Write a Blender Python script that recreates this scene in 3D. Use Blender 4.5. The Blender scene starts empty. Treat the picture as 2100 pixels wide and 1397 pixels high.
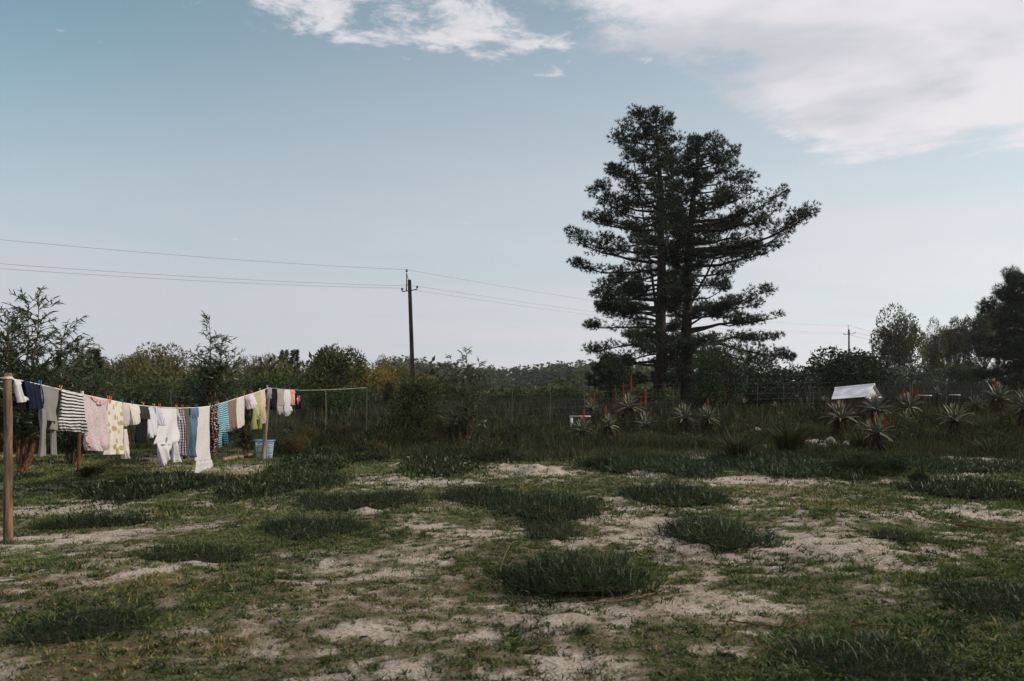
import bpy, math, random
import numpy as np
from mathutils import Vector, Matrix

# ------------------------------------------------------------------ camera
SC = bpy.context.scene
COL = SC.collection
EYE = 1.6                      # eye height in metres
FPX = 2100 * 28 / 36           # focal length in photo pixels
HOR = 821.0                    # horizon row in the photo
cam = bpy.data.cameras.new('camera')
cam.lens = 28; cam.sensor_width = 36
cam.shift_y = (HOR - 698.5) / 2100
cam.clip_start = 0.05; cam.clip_end = 6000
cam.dof.use_dof = True; cam.dof.focus_distance = 17.0; cam.dof.aperture_fstop = 2.8
camo = bpy.data.objects.new('camera', cam); COL.objects.link(camo)
camo.location = (0, 0, EYE); camo.rotation_euler = (math.pi/2, 0, 0)
SC.camera = camo

# ------------------------------------------------------------------ sun + sky
SUN_AZ = math.radians(90)      # to the right of the view direction
SUN_EL = math.radians(25)
SUN_DIR = Vector((math.sin(SUN_AZ)*math.cos(SUN_EL), math.cos(SUN_AZ)*math.cos(SUN_EL), math.sin(SUN_EL)))
sl = bpy.data.lights.new('sun', 'SUN'); sl.energy = 3.0; sl.angle = math.radians(2.5); sl.color = (1.0, 0.89, 0.76)
so = bpy.data.objects.new('sun', sl); COL.objects.link(so)
so.rotation_euler = SUN_DIR.to_track_quat('Z', 'Y').to_euler()

W = bpy.data.worlds.new('World'); SC.world = W; W.use_nodes = True
nt = W.node_tree; nt.nodes.clear()
class G:
    """tiny node-graph helper"""
    def __init__(s, tree): s.t = tree
    def n(s, typ, **kw):
        nd = s.t.nodes.new(typ)
        for k, v in kw.items(): setattr(nd, k, v)
        return nd
    def put(s, sock, v):
        if hasattr(v, 'is_output') or isinstance(v, bpy.types.NodeSocket): s.t.links.new(v, sock)
        elif v is not None: sock.default_value = v
    def math(s, op, a, b=None, c=None, clamp=False):
        nd = s.n('ShaderNodeMath', operation=op, use_clamp=clamp)
        for i, v in enumerate((a, b, c)):
            if v is not None: s.put(nd.inputs[i], v)
        return nd.outputs[0]
    def mix(s, f, a, b, blend='MIX'):
        nd = s.n('ShaderNodeMix', data_type='RGBA', blend_type=blend)
        s.put(nd.inputs[0], f); s.put(nd.inputs[6], a); s.put(nd.inputs[7], b)
        return nd.outputs[2]
    def smooth(s, v, lo, hi, a=0.0, b=1.0):
        nd = s.n('ShaderNodeMapRange', interpolation_type='SMOOTHSTEP')
        s.put(nd.inputs[0], v)
        for i, x in zip((1, 2, 3, 4), (lo, hi, a, b)): s.put(nd.inputs[i], x)
        return nd.outputs[0]
    def noise(s, vec, scale, detail=4, rough=0.55, dist=0.0, out=0):
        nd = s.n('ShaderNodeTexNoise')
        s.put(nd.inputs['Vector'], vec); s.put(nd.inputs['Scale'], scale)
        s.put(nd.inputs['Detail'], detail); s.put(nd.inputs['Roughness'], rough); s.put(nd.inputs['Distortion'], dist)
        return nd.outputs[out]
    def xyz(s, x, y, z=0.0):
        nd = s.n('ShaderNodeCombineXYZ')
        for i, v in enumerate((x, y, z)): s.put(nd.inputs[i], v)
        return nd.outputs[0]
    def sep(s, v):
        nd = s.n('ShaderNodeSeparateXYZ'); s.put(nd.inputs[0], v); return nd.outputs
g = G(nt)
SKY = 0.10
HAZE = 0.0002
sky = g.n('ShaderNodeTexSky', sky_type='NISHITA'); sky.sun_disc = False
sky.sun_elevation = SUN_EL; sky.sun_rotation = SUN_AZ
sky.altitude = 100; sky.air_density = 1.0; sky.dust_density = 0.8; sky.ozone_density = 1.6
tc = g.n('ShaderNodeTexCoord')
nrm = g.n('ShaderNodeVectorMath', operation='NORMALIZE'); g.put(nrm.inputs[0], tc.outputs['Generated'])
dx, dy, dz = g.sep(nrm.outputs[0])
el = g.math('MAXIMUM', dz, 0.0)
den = g.math('ADD', el, 0.03)
X = g.math('DIVIDE', dx, den); Y = g.math('DIVIDE', dy, den)     # cloud-deck coordinates (deck height = 1)
P = g.xyz(X, Y, 0)
sunside = g.math('ADD', g.math('MULTIPLY', dx, math.sin(SUN_AZ)), g.math('MULTIPLY', dy, math.cos(SUN_AZ)))
# (1) high thin veil, thicker towards the horizon where the line of sight runs longer through it
wv = g.xyz(g.math('MULTIPLY', X, 0.35), g.math('MULTIPLY', Y, 0.55), 3.1)
veil_n = g.noise(wv, 0.9, 5, 0.55, 0.4)
veil = g.smooth(el, 0.0, 0.66, 0.98, 0.12)
veil = g.math('MULTIPLY', veil, g.smooth(veil_n, 0.30, 0.72, 0.88, 1.08), clamp=True)
veil = g.math('MULTIPLY', veil, g.math('SUBTRACT', 1.0, g.math('MULTIPLY', g.smooth(el, 0.12, 0.42), g.smooth(sunside, -0.70, 0.0, 0.62, 0.0))))
# (2) broken cloud deck: its edge runs from over the camera out to the right
big = g.noise(P, 1.35, 9, 0.62, 0.2)
fin = g.noise(P, 5.5, 6, 0.62, 0.1)
nz = g.math('ADD', g.math('MULTIPLY', big, 0.72), g.math('MULTIPLY', fin, 0.28))
edge = g.math('SUBTRACT', g.math('ADD', g.math('MULTIPLY', X, 0.98), 1.74), Y)      # > 0 on the deck's side
edge = g.math('MINIMUM', edge, g.math('SUBTRACT', 2.92, Y))
deck = g.smooth(g.math('ADD', g.math('MULTIPLY', edge, 1.3), g.math('MULTIPLY', g.math('SUBTRACT', nz, 0.5), 2.3)), -0.12, 0.24)
# (3) scattered cumulus patches
ax = g.math('SUBTRACT', g.math('MULTIPLY', g.math('ADD', X, 0.25), 0.90), g.math('MULTIPLY', g.math('SUBTRACT', Y, 1.90), -0.30))
ay = g.math('SUBTRACT', g.math('MULTIPLY', g.math('SUBTRACT', Y, 1.90), 0.95), g.math('MULTIPLY', g.math('ADD', X, 0.25), 0.30))
rr = g.math('ADD', g.math('POWER', g.math('DIVIDE', g.math('ABSOLUTE', ax), 0.44), 2.0), g.math('POWER', g.math('DIVIDE', g.math('ABSOLUTE', ay), 0.24), 2.0))
pn = g.noise(g.xyz(X, Y, 7.7), 5.2, 9, 0.66, 0.25)
near = g.smooth(rr, 0.0, 2.8, 0.115, -0.13)
puff = g.smooth(g.math('ADD', pn, near), 0.53, 0.69)
# (4) faint streaks low on the right
sn = g.noise(g.xyz(g.math('MULTIPLY', X, 0.5), g.math('MULTIPLY', Y, 0.5), 1.3), 1.5, 6, 0.6, 0.3)
streak = g.math('MULTIPLY', g.smooth(sn, 0.50, 0.70), 0.35)
streak = g.math('MULTIPLY', streak, g.math('MULTIPLY', g.smooth(Y, 3.2, 4.2), g.smooth(sunside, 0.2, 0.7)))
K = 1.0 / SKY
def kc(r, gg, b, m=1.0): return (r*K*m, gg*K*m, b*K*m, 1)
# cloud brightness: greyer where the deck is thick, brighter near the sun's side
shade = g.noise(g.xyz(X, Y, 5.0), 0.9, 5, 0.55, 0.3)
ccol = g.mix(g.smooth(shade, 0.40, 0.56), kc(.44, .445, .485), kc(.645, .62, .64))
pcol = g.mix(g.smooth(pn, 0.45, 0.75), kc(.50, .50, .53), kc(.64, .62, .63))
vcol = g.mix(g.smooth(sunside, -0.4, 1.0), kc(.455, .455, .495), kc(.69, .675, .69))
skyc = g.mix(1.0, sky.outputs[0], (0.68, 1.08, 0.90, 1), 'MULTIPLY')     # the camera's white balance
base = g.mix(veil, skyc, vcol)
base = g.mix(streak, base, kc(.56, .55, .57))
base = g.mix(g.math('MULTIPLY', puff, 0.92), base, pcol)
base = g.mix(g.math('MULTIPLY', deck, 0.93), base, ccol)
bg = g.n('ShaderNodeBackground'); g.put(bg.inputs[0], base); bg.inputs[1].default_value = SKY
wo = g.n('ShaderNodeOutputWorld'); nt.links.new(bg.outputs[0], wo.inputs[0])

SC.view_settings.view_transform = 'Standard'; SC.view_settings.look = 'None'
SC.view_settings.exposure = 0.4; SC.view_settings.gamma = 1.0
SC.view_settings.use_curve_mapping = False
SC.render.engine = 'CYCLES'
cy = SC.cycles
cy.use_denoising = True
try: cy.denoiser = 'OPENIMAGEDENOISE'; cy.denoising_input_passes = 'RGB_ALBEDO_NORMAL'; cy.denoising_prefilter = 'FAST'
except Exception: pass
cy.max_bounces = 5; cy.diffuse_bounces = 3; cy.glossy_bounces = 2; cy.transmission_bounces = 4
cy.transparent_max_bounces = 6; cy.volume_bounces = 0
cy.use_adaptive_sampling = True; cy.adaptive_threshold = 0.004
SC.render.film_transparent = False

# ------------------------------------------------------------------ helpers
rng = np.random.default_rng(11)
random.seed(11)
def h2(ix, iy, seed):
    n = (ix.astype(np.int64)*374761393 + iy.astype(np.int64)*668265263 + seed*974634777) & 0xffffffff
    n = ((n ^ (n >> 13))*1274126177) & 0xffffffff
    n = n ^ (n >> 16)
    return (n & 0xffff)/65535.0
def vnoise(x, y, seed=0):
    x = np.asarray(x, float); y = np.asarray(y, float)
    ix = np.floor(x); iy = np.floor(y); fx = x-ix; fy = y-iy
    fx = fx*fx*(3-2*fx); fy = fy*fy*(3-2*fy)
    a = h2(ix, iy, seed); b = h2(ix+1, iy, seed); c = h2(ix, iy+1, seed); d = h2(ix+1, iy+1, seed)
    return (a*(1-fx)+b*fx)*(1-fy) + (c*(1-fx)+d*fx)*fy
def fbm(x, y, seed=0, octv=4, gain=0.5):
    x = np.asarray(x, float); y = np.asarray(y, float)
    s = 0; a = 1; t = 0
    for k in range(octv):
        s = s + a*vnoise(x*2**k + 17.3*k, y*2**k - 9.1*k, seed+k); t += a; a *= gain
    return s/t
def sst(x, lo, hi):
    t = np.clip((np.asarray(x, float)-lo)/(hi-lo), 0, 1); return t*t*(3-2*t)

# gentle slope rising away from the camera, a dip behind the fence in the middle, a rise on the right
def tbase(x, y):
    x = np.asarray(x, float); y = np.asarray(y, float)
    t = np.clip(y-18, 0, None)
    r = 0.040*np.where(t < 8, t*t/16, t-4)
    r = np.minimum(r, 1.28 + 0*t)
    ry = np.where(y > 5, x/np.maximum(y, 5), 0)
    right = sst(ry, 0.18, 0.42)*sst(y, 42, 60)
    mid = 1 - sst(ry, 0.10, 0.30)
    z = r + right*np.clip(y-48, 0, 90)*0.030 - mid*1.3*sst(y, 48, 95)
    return z
HUMPS = []                     # (x, y, rx, ry, h) soft sand heaps
def tz(x, y):
    x = np.asarray(x, float); y = np.asarray(y, float)
    z = tbase(x, y)
    z = z + (fbm(x*0.45, y*0.45, 3, 3)-0.5)*0.16*sst(y, 0, 6) + (fbm(x*2.2, y*2.2, 8, 3)-0.5)*0.05
    for hx, hy, rx, ry_, hh in HUMPS:
        d = ((x-hx)/rx)**2 + ((y-hy)/ry_)**2
        z = z + hh*np.exp(-d*1.6)*(0.65+0.7*fbm(x*7, y*7, 91, 3))
    return z
def gp(u, v):
    """photo pixel -> point on the ground"""
    dx = (u-1050)/FPX; dz = -(v-HOR)/FPX
    y = 3.0
    while y < 400:
        if EYE + dz*y < float(tbase(dx*y, y)): break
        y *= 1.004
    return np.array([dx*y, y, float(tz(dx*y, y))])
def at(u, v, D):
    return np.array([(u-1050)/FPX*D, D, EYE-(v-HOR)/FPX*D])
def gat(u, D):
    x = (u-1050)/FPX*D
    return np.array([x, D, float(tz(x, D))])

def mesh_data(name, V, F, mats, tint=None, uv=None, smooth=False, midx=None):
    """F: one index array or a list of them (n,k)"""
    if not isinstance(F, (list, tuple)) or np.ndim(F[0][0]) == 0: F = [np.asarray(F)]
    F = [np.asarray(f, np.int32) for f in F if len(f)]
    V = np.asarray(V, np.float32)
    me = bpy.data.meshes.new(name)
    me.vertices.add(len(V)); me.vertices.foreach_set('co', V.ravel())
    loops = np.concatenate([f.ravel() for f in F])
    tot = np.concatenate([np.full(len(f), f.shape[1], np.int32) for f in F])
    st = np.concatenate([[0], np.cumsum(tot)[:-1]]).astype(np.int32)
    me.loops.add(len(loops)); me.loops.foreach_set('vertex_index', loops)
    me.polygons.add(len(tot)); me.polygons.foreach_set('loop_start', st); me.polygons.foreach_set('loop_total', tot)
    if smooth: me.polygons.foreach_set('use_smooth', np.ones(len(tot), bool))
    if midx is not None: me.polygons.foreach_set('material_index', np.asarray(midx, np.int32))
    me.update(calc_edges=True)
    if tint is not None:
        a = me.attributes.new('tint', 'FLOAT', 'POINT'); a.data.foreach_set('value', np.asarray(tint, np.float32))
    if uv is not None:
        l = me.uv_layers.new(name='UVMap')
        l.data.foreach_set('uv', np.asarray(uv, np.float32)[loops].ravel())
    for m in (mats if isinstance(mats, (list, tuple)) else [mats]): me.materials.append(m)
    return me
def link(name, data, parent=None, loc=(0, 0, 0), rot=None, scale=None):
    o = bpy.data.objects.new(name, data); COL.objects.link(o)
    o.location = loc
    if rot is not None: o.rotation_euler = rot
    if scale is not None: o.scale = (scale,)*3 if np.isscalar(scale) else scale
    if parent is not None: o.parent = parent
    return o
def tag(o, label=None, cat=None, group=None, kind=None):
    if label: o['label'] = label
    if cat: o['category'] = cat
    if group: o['group'] = group
    if kind: o['kind'] = kind
    return o
def thing(name, loc, label, cat, group=None, rz=0.0, scale=1.0):
    o = link(name, None, None, tuple(float(c) for c in loc), (0, 0, rz), scale)
    o.empty_display_size = 0.2
    return tag(o, label, cat, group)
def solo(name, V, F, m, loc, label, cat, group=None, kind=None, **kw):
    """world-space geometry as one top-level mesh with its origin at loc"""
    V = np.asarray(V, float) - np.asarray(loc, float)
    return tag(link(name, mesh_data(name, V, F, m, **kw), None, tuple(map(float, loc))), label, cat, group, kind)
def part(name, V, F, m, parent, world=True, **kw):
    V = np.asarray(V, float)
    if world: V = V - np.array(parent.location)
    o = link(name, mesh_data(name, V, F, m, **kw), parent)
    if name in ('leaves', 'foliage', 'crown', 'twigs', 'branches', 'skirt'): o['kind'] = 'stuff'
    return o

class MB:
    """collects pieces (verts, faces) into one mesh"""
    def __init__(s): s.V = []; s.F3 = []; s.F4 = []; s.T = []; s.n = 0
    def add(s, V, F, tint=0.5):
        V = np.asarray(V, float); F = np.asarray(F)
        if len(V) == 0: return s
        (s.F3 if F.shape[1] == 3 else s.F4).append(F + s.n)
        s.V.append(V); s.T.append(np.broadcast_to(np.asarray(tint, float), (len(V),))); s.n += len(V)
        return s
    def get(s):
        F = []
        if s.F3: F.append(np.concatenate(s.F3))
        if s.F4: F.append(np.concatenate(s.F4))
        return np.concatenate(s.V), F, np.concatenate(s.T)
    def box(s, c, size, R=None, tint=0.5, taper=1.0):
        hx, hy, hz = np.array(size)/2
        v = np.array([[sx*hx*(taper if sz > 0 else 1), sy*hy*(taper if sz > 0 else 1), sz*hz] for sz in (-1, 1) for sx, sy in ((-1, -1), (1, -1), (1, 1), (-1, 1))])
        if R is not None: v = v @ np.array(R).T
        return s.add(v + np.array(c), [[3, 2, 1, 0], [4, 5, 6, 7], [0, 1, 5, 4], [1, 2, 6, 5], [2, 3, 7, 6], [3, 0, 4, 7]], tint)
    def tube(s, pts, rad, sides=6, tint=0.5, cap=True):
        V, F, C = tube(pts, rad, sides)
        n0 = s.n; s.add(V, F, tint)
        if cap and sides == 4: pass
        if cap:
            for c in C:
                cc = V[c].mean(0); k = len(c)
                s.add(np.vstack([V[c], cc]), [[i, (i+1) % k, k] for i in range(k)], tint)
        return s
    def build(s, name, m, parent=None, world=True, smooth=False):
        V, F, T = s.get()
        return part(name, V, F, m, parent, world, tint=T, smooth=smooth)
    def solo(s, name, m, loc, label, cat, group=None, kind=None, smooth=False):
        V, F, T = s.get()
        return solo(name, V, F, m, loc, label, cat, group, kind, tint=T, smooth=smooth)
def tube(pts, rad, sides=6):
    P_ = np.asarray(pts, float); n = len(P_); rad = np.broadcast_to(np.asarray(rad, float), (n,))
    T = np.gradient(P_, axis=0); T /= np.linalg.norm(T, axis=1)[:, None] + 1e-9
    ref = np.array([0, 0, 1.0]) if abs(T[:, 2].mean()) < 0.8 else np.array([1.0, 0, 0])
    A = np.cross(T, ref); A /= np.linalg.norm(A, axis=1)[:, None] + 1e-9
    B = np.cross(T, A)
    th = np.arange(sides)*2*math.pi/sides
    V = P_[:, None] + rad[:, None, None]*(np.cos(th)[None, :, None]*A[:, None] + np.sin(th)[None, :, None]*B[:, None])
    V = V.reshape(-1, 3); F = []
    i = np.arange(n-1)[:, None]*sides; j = np.arange(sides)[None]
    F = np.stack([i+j, i+(j+1) % sides, i+sides+(j+1) % sides, i+sides+j], -1).reshape(-1, 4)
    return V, F, [list(range(sides))[::-1], list(range((n-1)*sides, n*sides))]
def tubes_many(segs, sides=5):
    """many 2..n-point limbs: list of (pts, radii)"""
    mb = MB()
    for p, r in segs:
        V, F, C = tube(p, r, sides); mb.add(V, F)
    return mb
def unit(a): return a/(np.linalg.norm(a, axis=-1, keepdims=True)+1e-9)
def blades(pos, dirv, L, wid, bend=0.3, tint=0.5, up=None):
    """curved grass blades: 5 verts, a quad + tri each"""
    N = len(pos); d = unit(dirv); L = np.broadcast_to(L, (N,))[:, None]; wid = np.broadcast_to(wid, (N,))[:, None]
    horiz = d.copy(); horiz[:, 2] = 0
    hn = np.linalg.norm(horiz, axis=1, keepdims=True)
    rnd = rng.normal(size=(N, 3)); rnd[:, 2] = 0
    horiz = unit(np.where(hn > 0.05, horiz, rnd))
    side = unit(np.cross(d, rng.normal(size=(N, 3))))
    bend = np.broadcast_to(bend, (N,))[:, None]
    mid = pos + d*L*0.55
    tip = mid + unit(d + horiz*bend*1.6 - np.array([0, 0, 1.0])*bend*0.7)*L*0.45
    w = side*wid*0.5
    V = np.stack([pos-w, pos+w, mid+w*0.8, mid-w*0.8, tip], 1).reshape(-1, 3)
    b = np.arange(N)[:, None]*5
    return V, [b+np.array([[0, 1, 2, 3]]), b+np.array([[3, 2, 4]])], np.repeat(np.broadcast_to(tint, (N,)), 5)
def spikes(pos, dirv, L, wid, tint=0.5):
    """far grass: one slender triangle each"""
    N = len(pos); d = unit(dirv); w = unit(np.cross(d, rng.normal(size=(N, 3))*np.array([1, .3, .1])))*np.broadcast_to(wid, (N,))[:, None]*0.5
    V = np.stack([pos-w, pos+w, pos+d*np.broadcast_to(L, (N,))[:, None]], 1).reshape(-1, 3)
    return V, np.arange(N*3).reshape(-1, 3), np.repeat(np.broadcast_to(tint, (N,)), 3)
def diamonds(pos, dirv, L, wid, tint=0.5, side=None, cup=0.12):
    """leaf: 4 verts, 2 tris folded along the midrib"""
    N = len(pos); d = unit(dirv); L = np.broadcast_to(L, (N,))[:, None]; wid = np.broadcast_to(wid, (N,))[:, None]
    if side is None: side = np.cross(d, rng.normal(size=(N, 3)))
    side = unit(side); nn = np.cross(side, d)
    a = pos; t = pos + d*L; m = pos + d*L*0.45 + nn*L*cup
    V = np.stack([a, m+side*wid*0.5, t, m-side*wid*0.5], 1).reshape(-1, 3)
    b = np.arange(N)[:, None]*4
    return V, np.concatenate([b+np.array([[0, 1, 2]]), b+np.array([[0, 2, 3]])]), np.repeat(np.broadcast_to(tint, (N,)), 4)
def needles(pos, dirv, n, L, wid, spread, tint=0.5):
    """tufts of n thin triangles fanning round dirv"""
    N = len(pos); d = np.repeat(unit(dirv), n, 0); p = np.repeat(pos, n, 0)
    dd = unit(d + rng.normal(size=d.shape)*spread)
    LL = np.repeat(np.broadcast_to(L, (N,)), n)[:, None]*rng.uniform(0.7, 1.1, (N*n, 1))
    w = unit(np.cross(dd, rng.normal(size=d.shape)))*wid*0.5
    V = np.stack([p-w, p+w, p+dd*LL], 1).reshape(-1, 3)
    F = np.arange(N*n*3).reshape(-1, 3)
    return V, F, np.repeat(np.repeat(np.broadcast_to(tint, (N,)), n)*1.0, 3)

# ------------------------------------------------------------------ materials
MATS = {}
def mat(name, col, rough=0.8, spec=0.2, fn=None):
    m = bpy.data.materials.new(name); m.use_nodes = True
    t = m.node_tree; b = t.nodes['Principled BSDF']
    b.inputs['Roughness'].default_value = rough; b.inputs['Specular IOR Level'].default_value = spec
    b.inputs['Base Color'].default_value = (*col, 1)
    if fn: fn(G(t), b)
    MATS[name] = m
    return m
def bump(gg, b, h, strength=0.4, dist=0.02):
    n = gg.n('ShaderNodeBump'); n.inputs['Strength'].default_value = strength; n.inputs['Distance'].default_value = dist
    gg.put(n.inputs['Height'], h); gg.t.links.new(n.outputs[0], b.inputs['Normal'])
def leaf_mat(name, c0, c1, c2=None, rough=0.55, trans=0.3, spec=0.25, objtint=False):
    """colour runs c0 -> c1 (-> c2) over the per-leaf attribute tint"""
    def fn(gg, b):
        at_ = gg.n('ShaderNodeAttribute', attribute_name='tint')
        r = gg.n('ShaderNodeValToRGB'); gg.put(r.inputs[0], at_.outputs['Fac'])
        e = r.color_ramp.elements; e[0].color = (*c0, 1); e[1].color = (*c1, 1)
        if c2: e[1].position = 0.75; x = e.new(1.0); x.color = (*c2, 1)
        c = r.outputs[0]
        if objtint:
            oi = gg.n('ShaderNodeObjectInfo'); c = gg.mix(1.0, c, oi.outputs['Color'], 'MULTIPLY')
        gg.put(b.inputs['Base Color'], c)
        tr = gg.n('ShaderNodeBsdfTranslucent'); gg.put(tr.inputs[0], c)
        mx = gg.n('ShaderNodeMixShader'); mx.inputs[0].default_value = trans
        out = gg.t.nodes['Material Output']
        gg.t.links.new(b.outputs[0], mx.inputs[1]); gg.t.links.new(tr.outputs[0], mx.inputs[2]); gg.t.links.new(mx.outputs[0], out.inputs[0])
    return mat(name, c1, rough, spec, fn)
def wood_fn(c0, c1, scale=6, along=(1, 1, 0.08), bs=0.5):
    def fn(gg, b):
        tcn = gg.n('ShaderNodeTexCoord'); mp = gg.n('ShaderNodeMapping'); gg.put(mp.inputs[0], tcn.outputs['Object'])
        mp.inputs['Scale'].default_value = along
        n1 = gg.noise(mp.outputs[0], scale*4, 6, 0.65, 0.6); n2 = gg.noise(tcn.outputs['Object'], scale*0.5, 3)
        f = gg.math('ADD', gg.math('MULTIPLY', n1, 0.7), gg.math('MULTIPLY', n2, 0.3))
        gg.put(b.inputs['Base Color'], gg.mix(gg.smooth(f, 0.35, 0.65), (*c0, 1), (*c1, 1)))
        bump(gg, b, n1, bs, 0.01)
    return fn
def noise_fn(c0, c1, scale=5, bs=0.3, dist=0.02, lo=0.35, hi=0.65):
    def fn(gg, b):
        tcn = gg.n('ShaderNodeTexCoord')
        n1 = gg.noise(tcn.outputs['Object'], scale, 6, 0.62)
        gg.put(b.inputs['Base Color'], gg.mix(gg.smooth(n1, lo, hi), (*c0, 1), (*c1, 1)))
        bump(gg, b, n1, bs, dist)
    return fn
def post_fn(gg, b):
    tcn = gg.n('ShaderNodeTexCoord'); mp = gg.n('ShaderNodeMapping'); gg.put(mp.inputs[0], tcn.outputs['Object']); mp.inputs['Scale'].default_value = (1, 1, .06)
    n1 = gg.noise(mp.outputs[0], 32, 7, .7, .8); n2 = gg.noise(tcn.outputs['Object'], 3.5, 5, .65); n3 = gg.noise(tcn.outputs['Object'], 14, 3, .5)
    c = gg.mix(gg.smooth(n1, .36, .64), (.045, .028, .017, 1), (.20, .125, .075, 1))
    c = gg.mix(gg.math('MULTIPLY', gg.smooth(n2, .45, .65), .55), c, (.16, .14, .12, 1))
    c = gg.mix(gg.math('MULTIPLY', gg.smooth(n3, .66, .72), .8), c, (.03, .02, .013, 1))
    gg.put(b.inputs['Base Color'], c); bump(gg, b, n1, .8, .02)
M_POST = mat('post_wood', (.2, .12, .07), .85, .15, post_fn)
M_POSTG = mat('grey_post_wood', (.2, .15, .1), .9, .15, wood_fn((.10, .075, .05), (.26, .20, .14), 7))
M_STAKE = mat('red_stake_wood', (.12, .05, .03), .85, .15, wood_fn((.06, .028, .016), (.14, .062, .035), 7))
M_POLE = mat('dark_pole_wood', (.05, .04, .03), .9, .15, wood_fn((.022, .017, .013), (.075, .055, .042), 3))
M_BARK = mat('pine_bark', (.03, .022, .018), .95, .1, noise_fn((.010, .008, .007), (.036, .026, .020), 9, 0.8, .05))
M_BARKG = mat('grey_bark', (.12, .10, .08), .9, .1, noise_fn((.07, .055, .042), (.20, .165, .13), 6, 0.4))
M_BARKR = mat('red_bark', (.10, .05, .03), .9, .1, noise_fn((.05, .025, .015), (.15, .075, .045), 14, 0.5))
M_STEEL = mat('dark_steel', (.03, .03, .035), .6, .4)
M_PORC = mat('brown_porcelain', (.025, .018, .016), .3, .5)
M_WIRE = mat('line_wire', (.16, .16, .17), .6, .4)
M_FWIRE = mat('fence_wire', (.045, .045, .04), .5, .4)
M_GALV = mat('fence_post_steel', (.05, .05, .045), .6, .3, noise_fn((.035, .035, .03), (.075, .075, .065), 14, .1))
M_ROPE = mat('white_rope', (.62, .60, .56), .9, .1)
M_TWIG = mat('wattle_twig', (.045, .042, .025), .9, .1, noise_fn((.030, .028, .016), (.085, .060, .036), 14, .4))

# ------------------------------------------------------------------ ground
def ell(u, v, ru, rv):
    n = gp(u, v+rv)[1]; f = gp(u, v-rv)[1]; yc = (n+f)/2
    return ((u-1050)/FPX*yc, yc, ru/FPX*yc, max((f-n)/2, 0.1))
for (u, v, ru, rv, hh) in ((1095, 972, 34, 9, .24), (1138, 973, 22, 8, .17), (590, 1028, 60, 8, .05), (1690, 918, 60, 9, .20), (1560, 1030, 90, 14, .06),
                           (1420, 1120, 120, 20, .07), (1760, 1140, 130, 24, .08), (760, 1045, 30, 8, .10), (1980, 945, 100, 6, .10)):
    HUMPS.append((*ell(u, v, ru, rv), hh))
SAND = [(*ell(u, v, ru, rv), w) for (u, v, ru, rv, w) in (
    (1115, 972, 75, 11, 1.2), (850, 988, 170, 12, .75), (1010, 975, 80, 8, .6), (1290, 965, 60, 10, .7), (760, 1047, 40, 9, 1.0), (900, 1030, 60, 5, .6),
    (1420, 1110, 150, 45, .8), (1330, 1065, 70, 12, .7), (1590, 1030, 110, 22, .7), (1500, 985, 110, 10, .8), (1660, 985, 130, 9, .7),
    (1770, 1140, 150, 45, .95), (1830, 1065, 150, 22, .5), (2010, 1048, 110, 16, .9), (1990, 946, 110, 5, 1.0), (1985, 972, 90, 5, .9), (1560, 1270, 160, 50, .85), (1450, 1180, 150, 18, .5),
    (1690, 918, 75, 10, 1.2), (1250, 1275, 200, 22, .55), (850, 1080, 70, 9, .7), (1010, 1095, 80, 12, .8), (820, 1180, 110, 22, .7), (640, 1200, 60, 12, .5),
    (720, 1290, 70, 20, .8), (740, 1370, 130, 26, 1.0), (985, 1300, 45, 14, .8), (1210, 1370, 120, 26, .9), (310, 1175, 42, 14, 1.0), (430, 1155, 40, 8, .7), (350, 1240, 60, 12, .8),
    (110, 1105, 110, 9, .95), (60, 1125, 60, 8, .8), (230, 1100, 50, 9, .6), (160, 1040, 110, 9, .55), (400, 1055, 80, 7, .7), (430, 1035, 60, 6, .8), (300, 1030, 80, 6, .5), (500, 960, 70, 8, .8), (350, 945, 40, 6, .7),
    (20, 1360, 70, 30, .95), (60, 1310, 60, 12, .6), (560, 1260, 120, 20, .5), (590, 1135, 60, 9, .5), (560, 1330, 80, 20, .5), (480, 1350, 60, 14, .6), (1500, 1340, 90, 20, .5), (40, 935, 60, 6, .5))]
GREEN = [(*ell(u, v, ru, rv), w) for (u, v, ru, rv, w) in (
    (1950, 1330, 320, 90, 1.4), (1650, 1215, 120, 26, .7), (1990, 1200, 200, 50, .9), (170, 1270, 170, 45, 1.1), (1850, 1100, 40, 12, .8), (340, 1330, 120, 26, .5), (1590, 1385, 170, 30, .9), (1000, 1210, 60, 18, .4),
    (470, 1210, 150, 26, .4), (640, 1110, 160, 26, .5), (120, 1160, 160, 18, .4), (1650, 1050, 110, 14, .5), (2020, 1080, 70, 20, .4))]
DRY = [(*ell(u, v, ru, rv), w) for (u, v, ru, rv, w) in (
    (250, 1195, 170, 22, .9), (470, 1315, 90, 24, .7), (670, 1225, 90, 16, .7), (950, 1195, 70, 14, .6), (180, 1350, 160, 30, .6), (250, 965, 160, 16, .6), (430, 975, 160, 14, .5), (1580, 1000, 110, 14, .45), (1660, 1035, 90, 12, .4), (900, 1230, 100, 14, .5))]
def fields(x, y):
    s = 0*x
    for (cx, cy, rx, ry_, w) in SAND: s = np.maximum(s, w*np.exp(-(((x-cx)/rx)**2+((y-cy)/ry_)**2)*0.9))
    gr = 0*x
    for (cx, cy, rx, ry_, w) in GREEN: gr = np.maximum(gr, w*np.exp(-(((x-cx)/rx)**2+((y-cy)/ry_)**2)*0.9))
    dr = 0*x
    for (cx, cy, rx, ry_, w) in DRY: dr = np.maximum(dr, w*np.exp(-(((x-cx)/rx)**2+((y-cy)/ry_)**2)*0.9))
    return s, gr, dr
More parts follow.
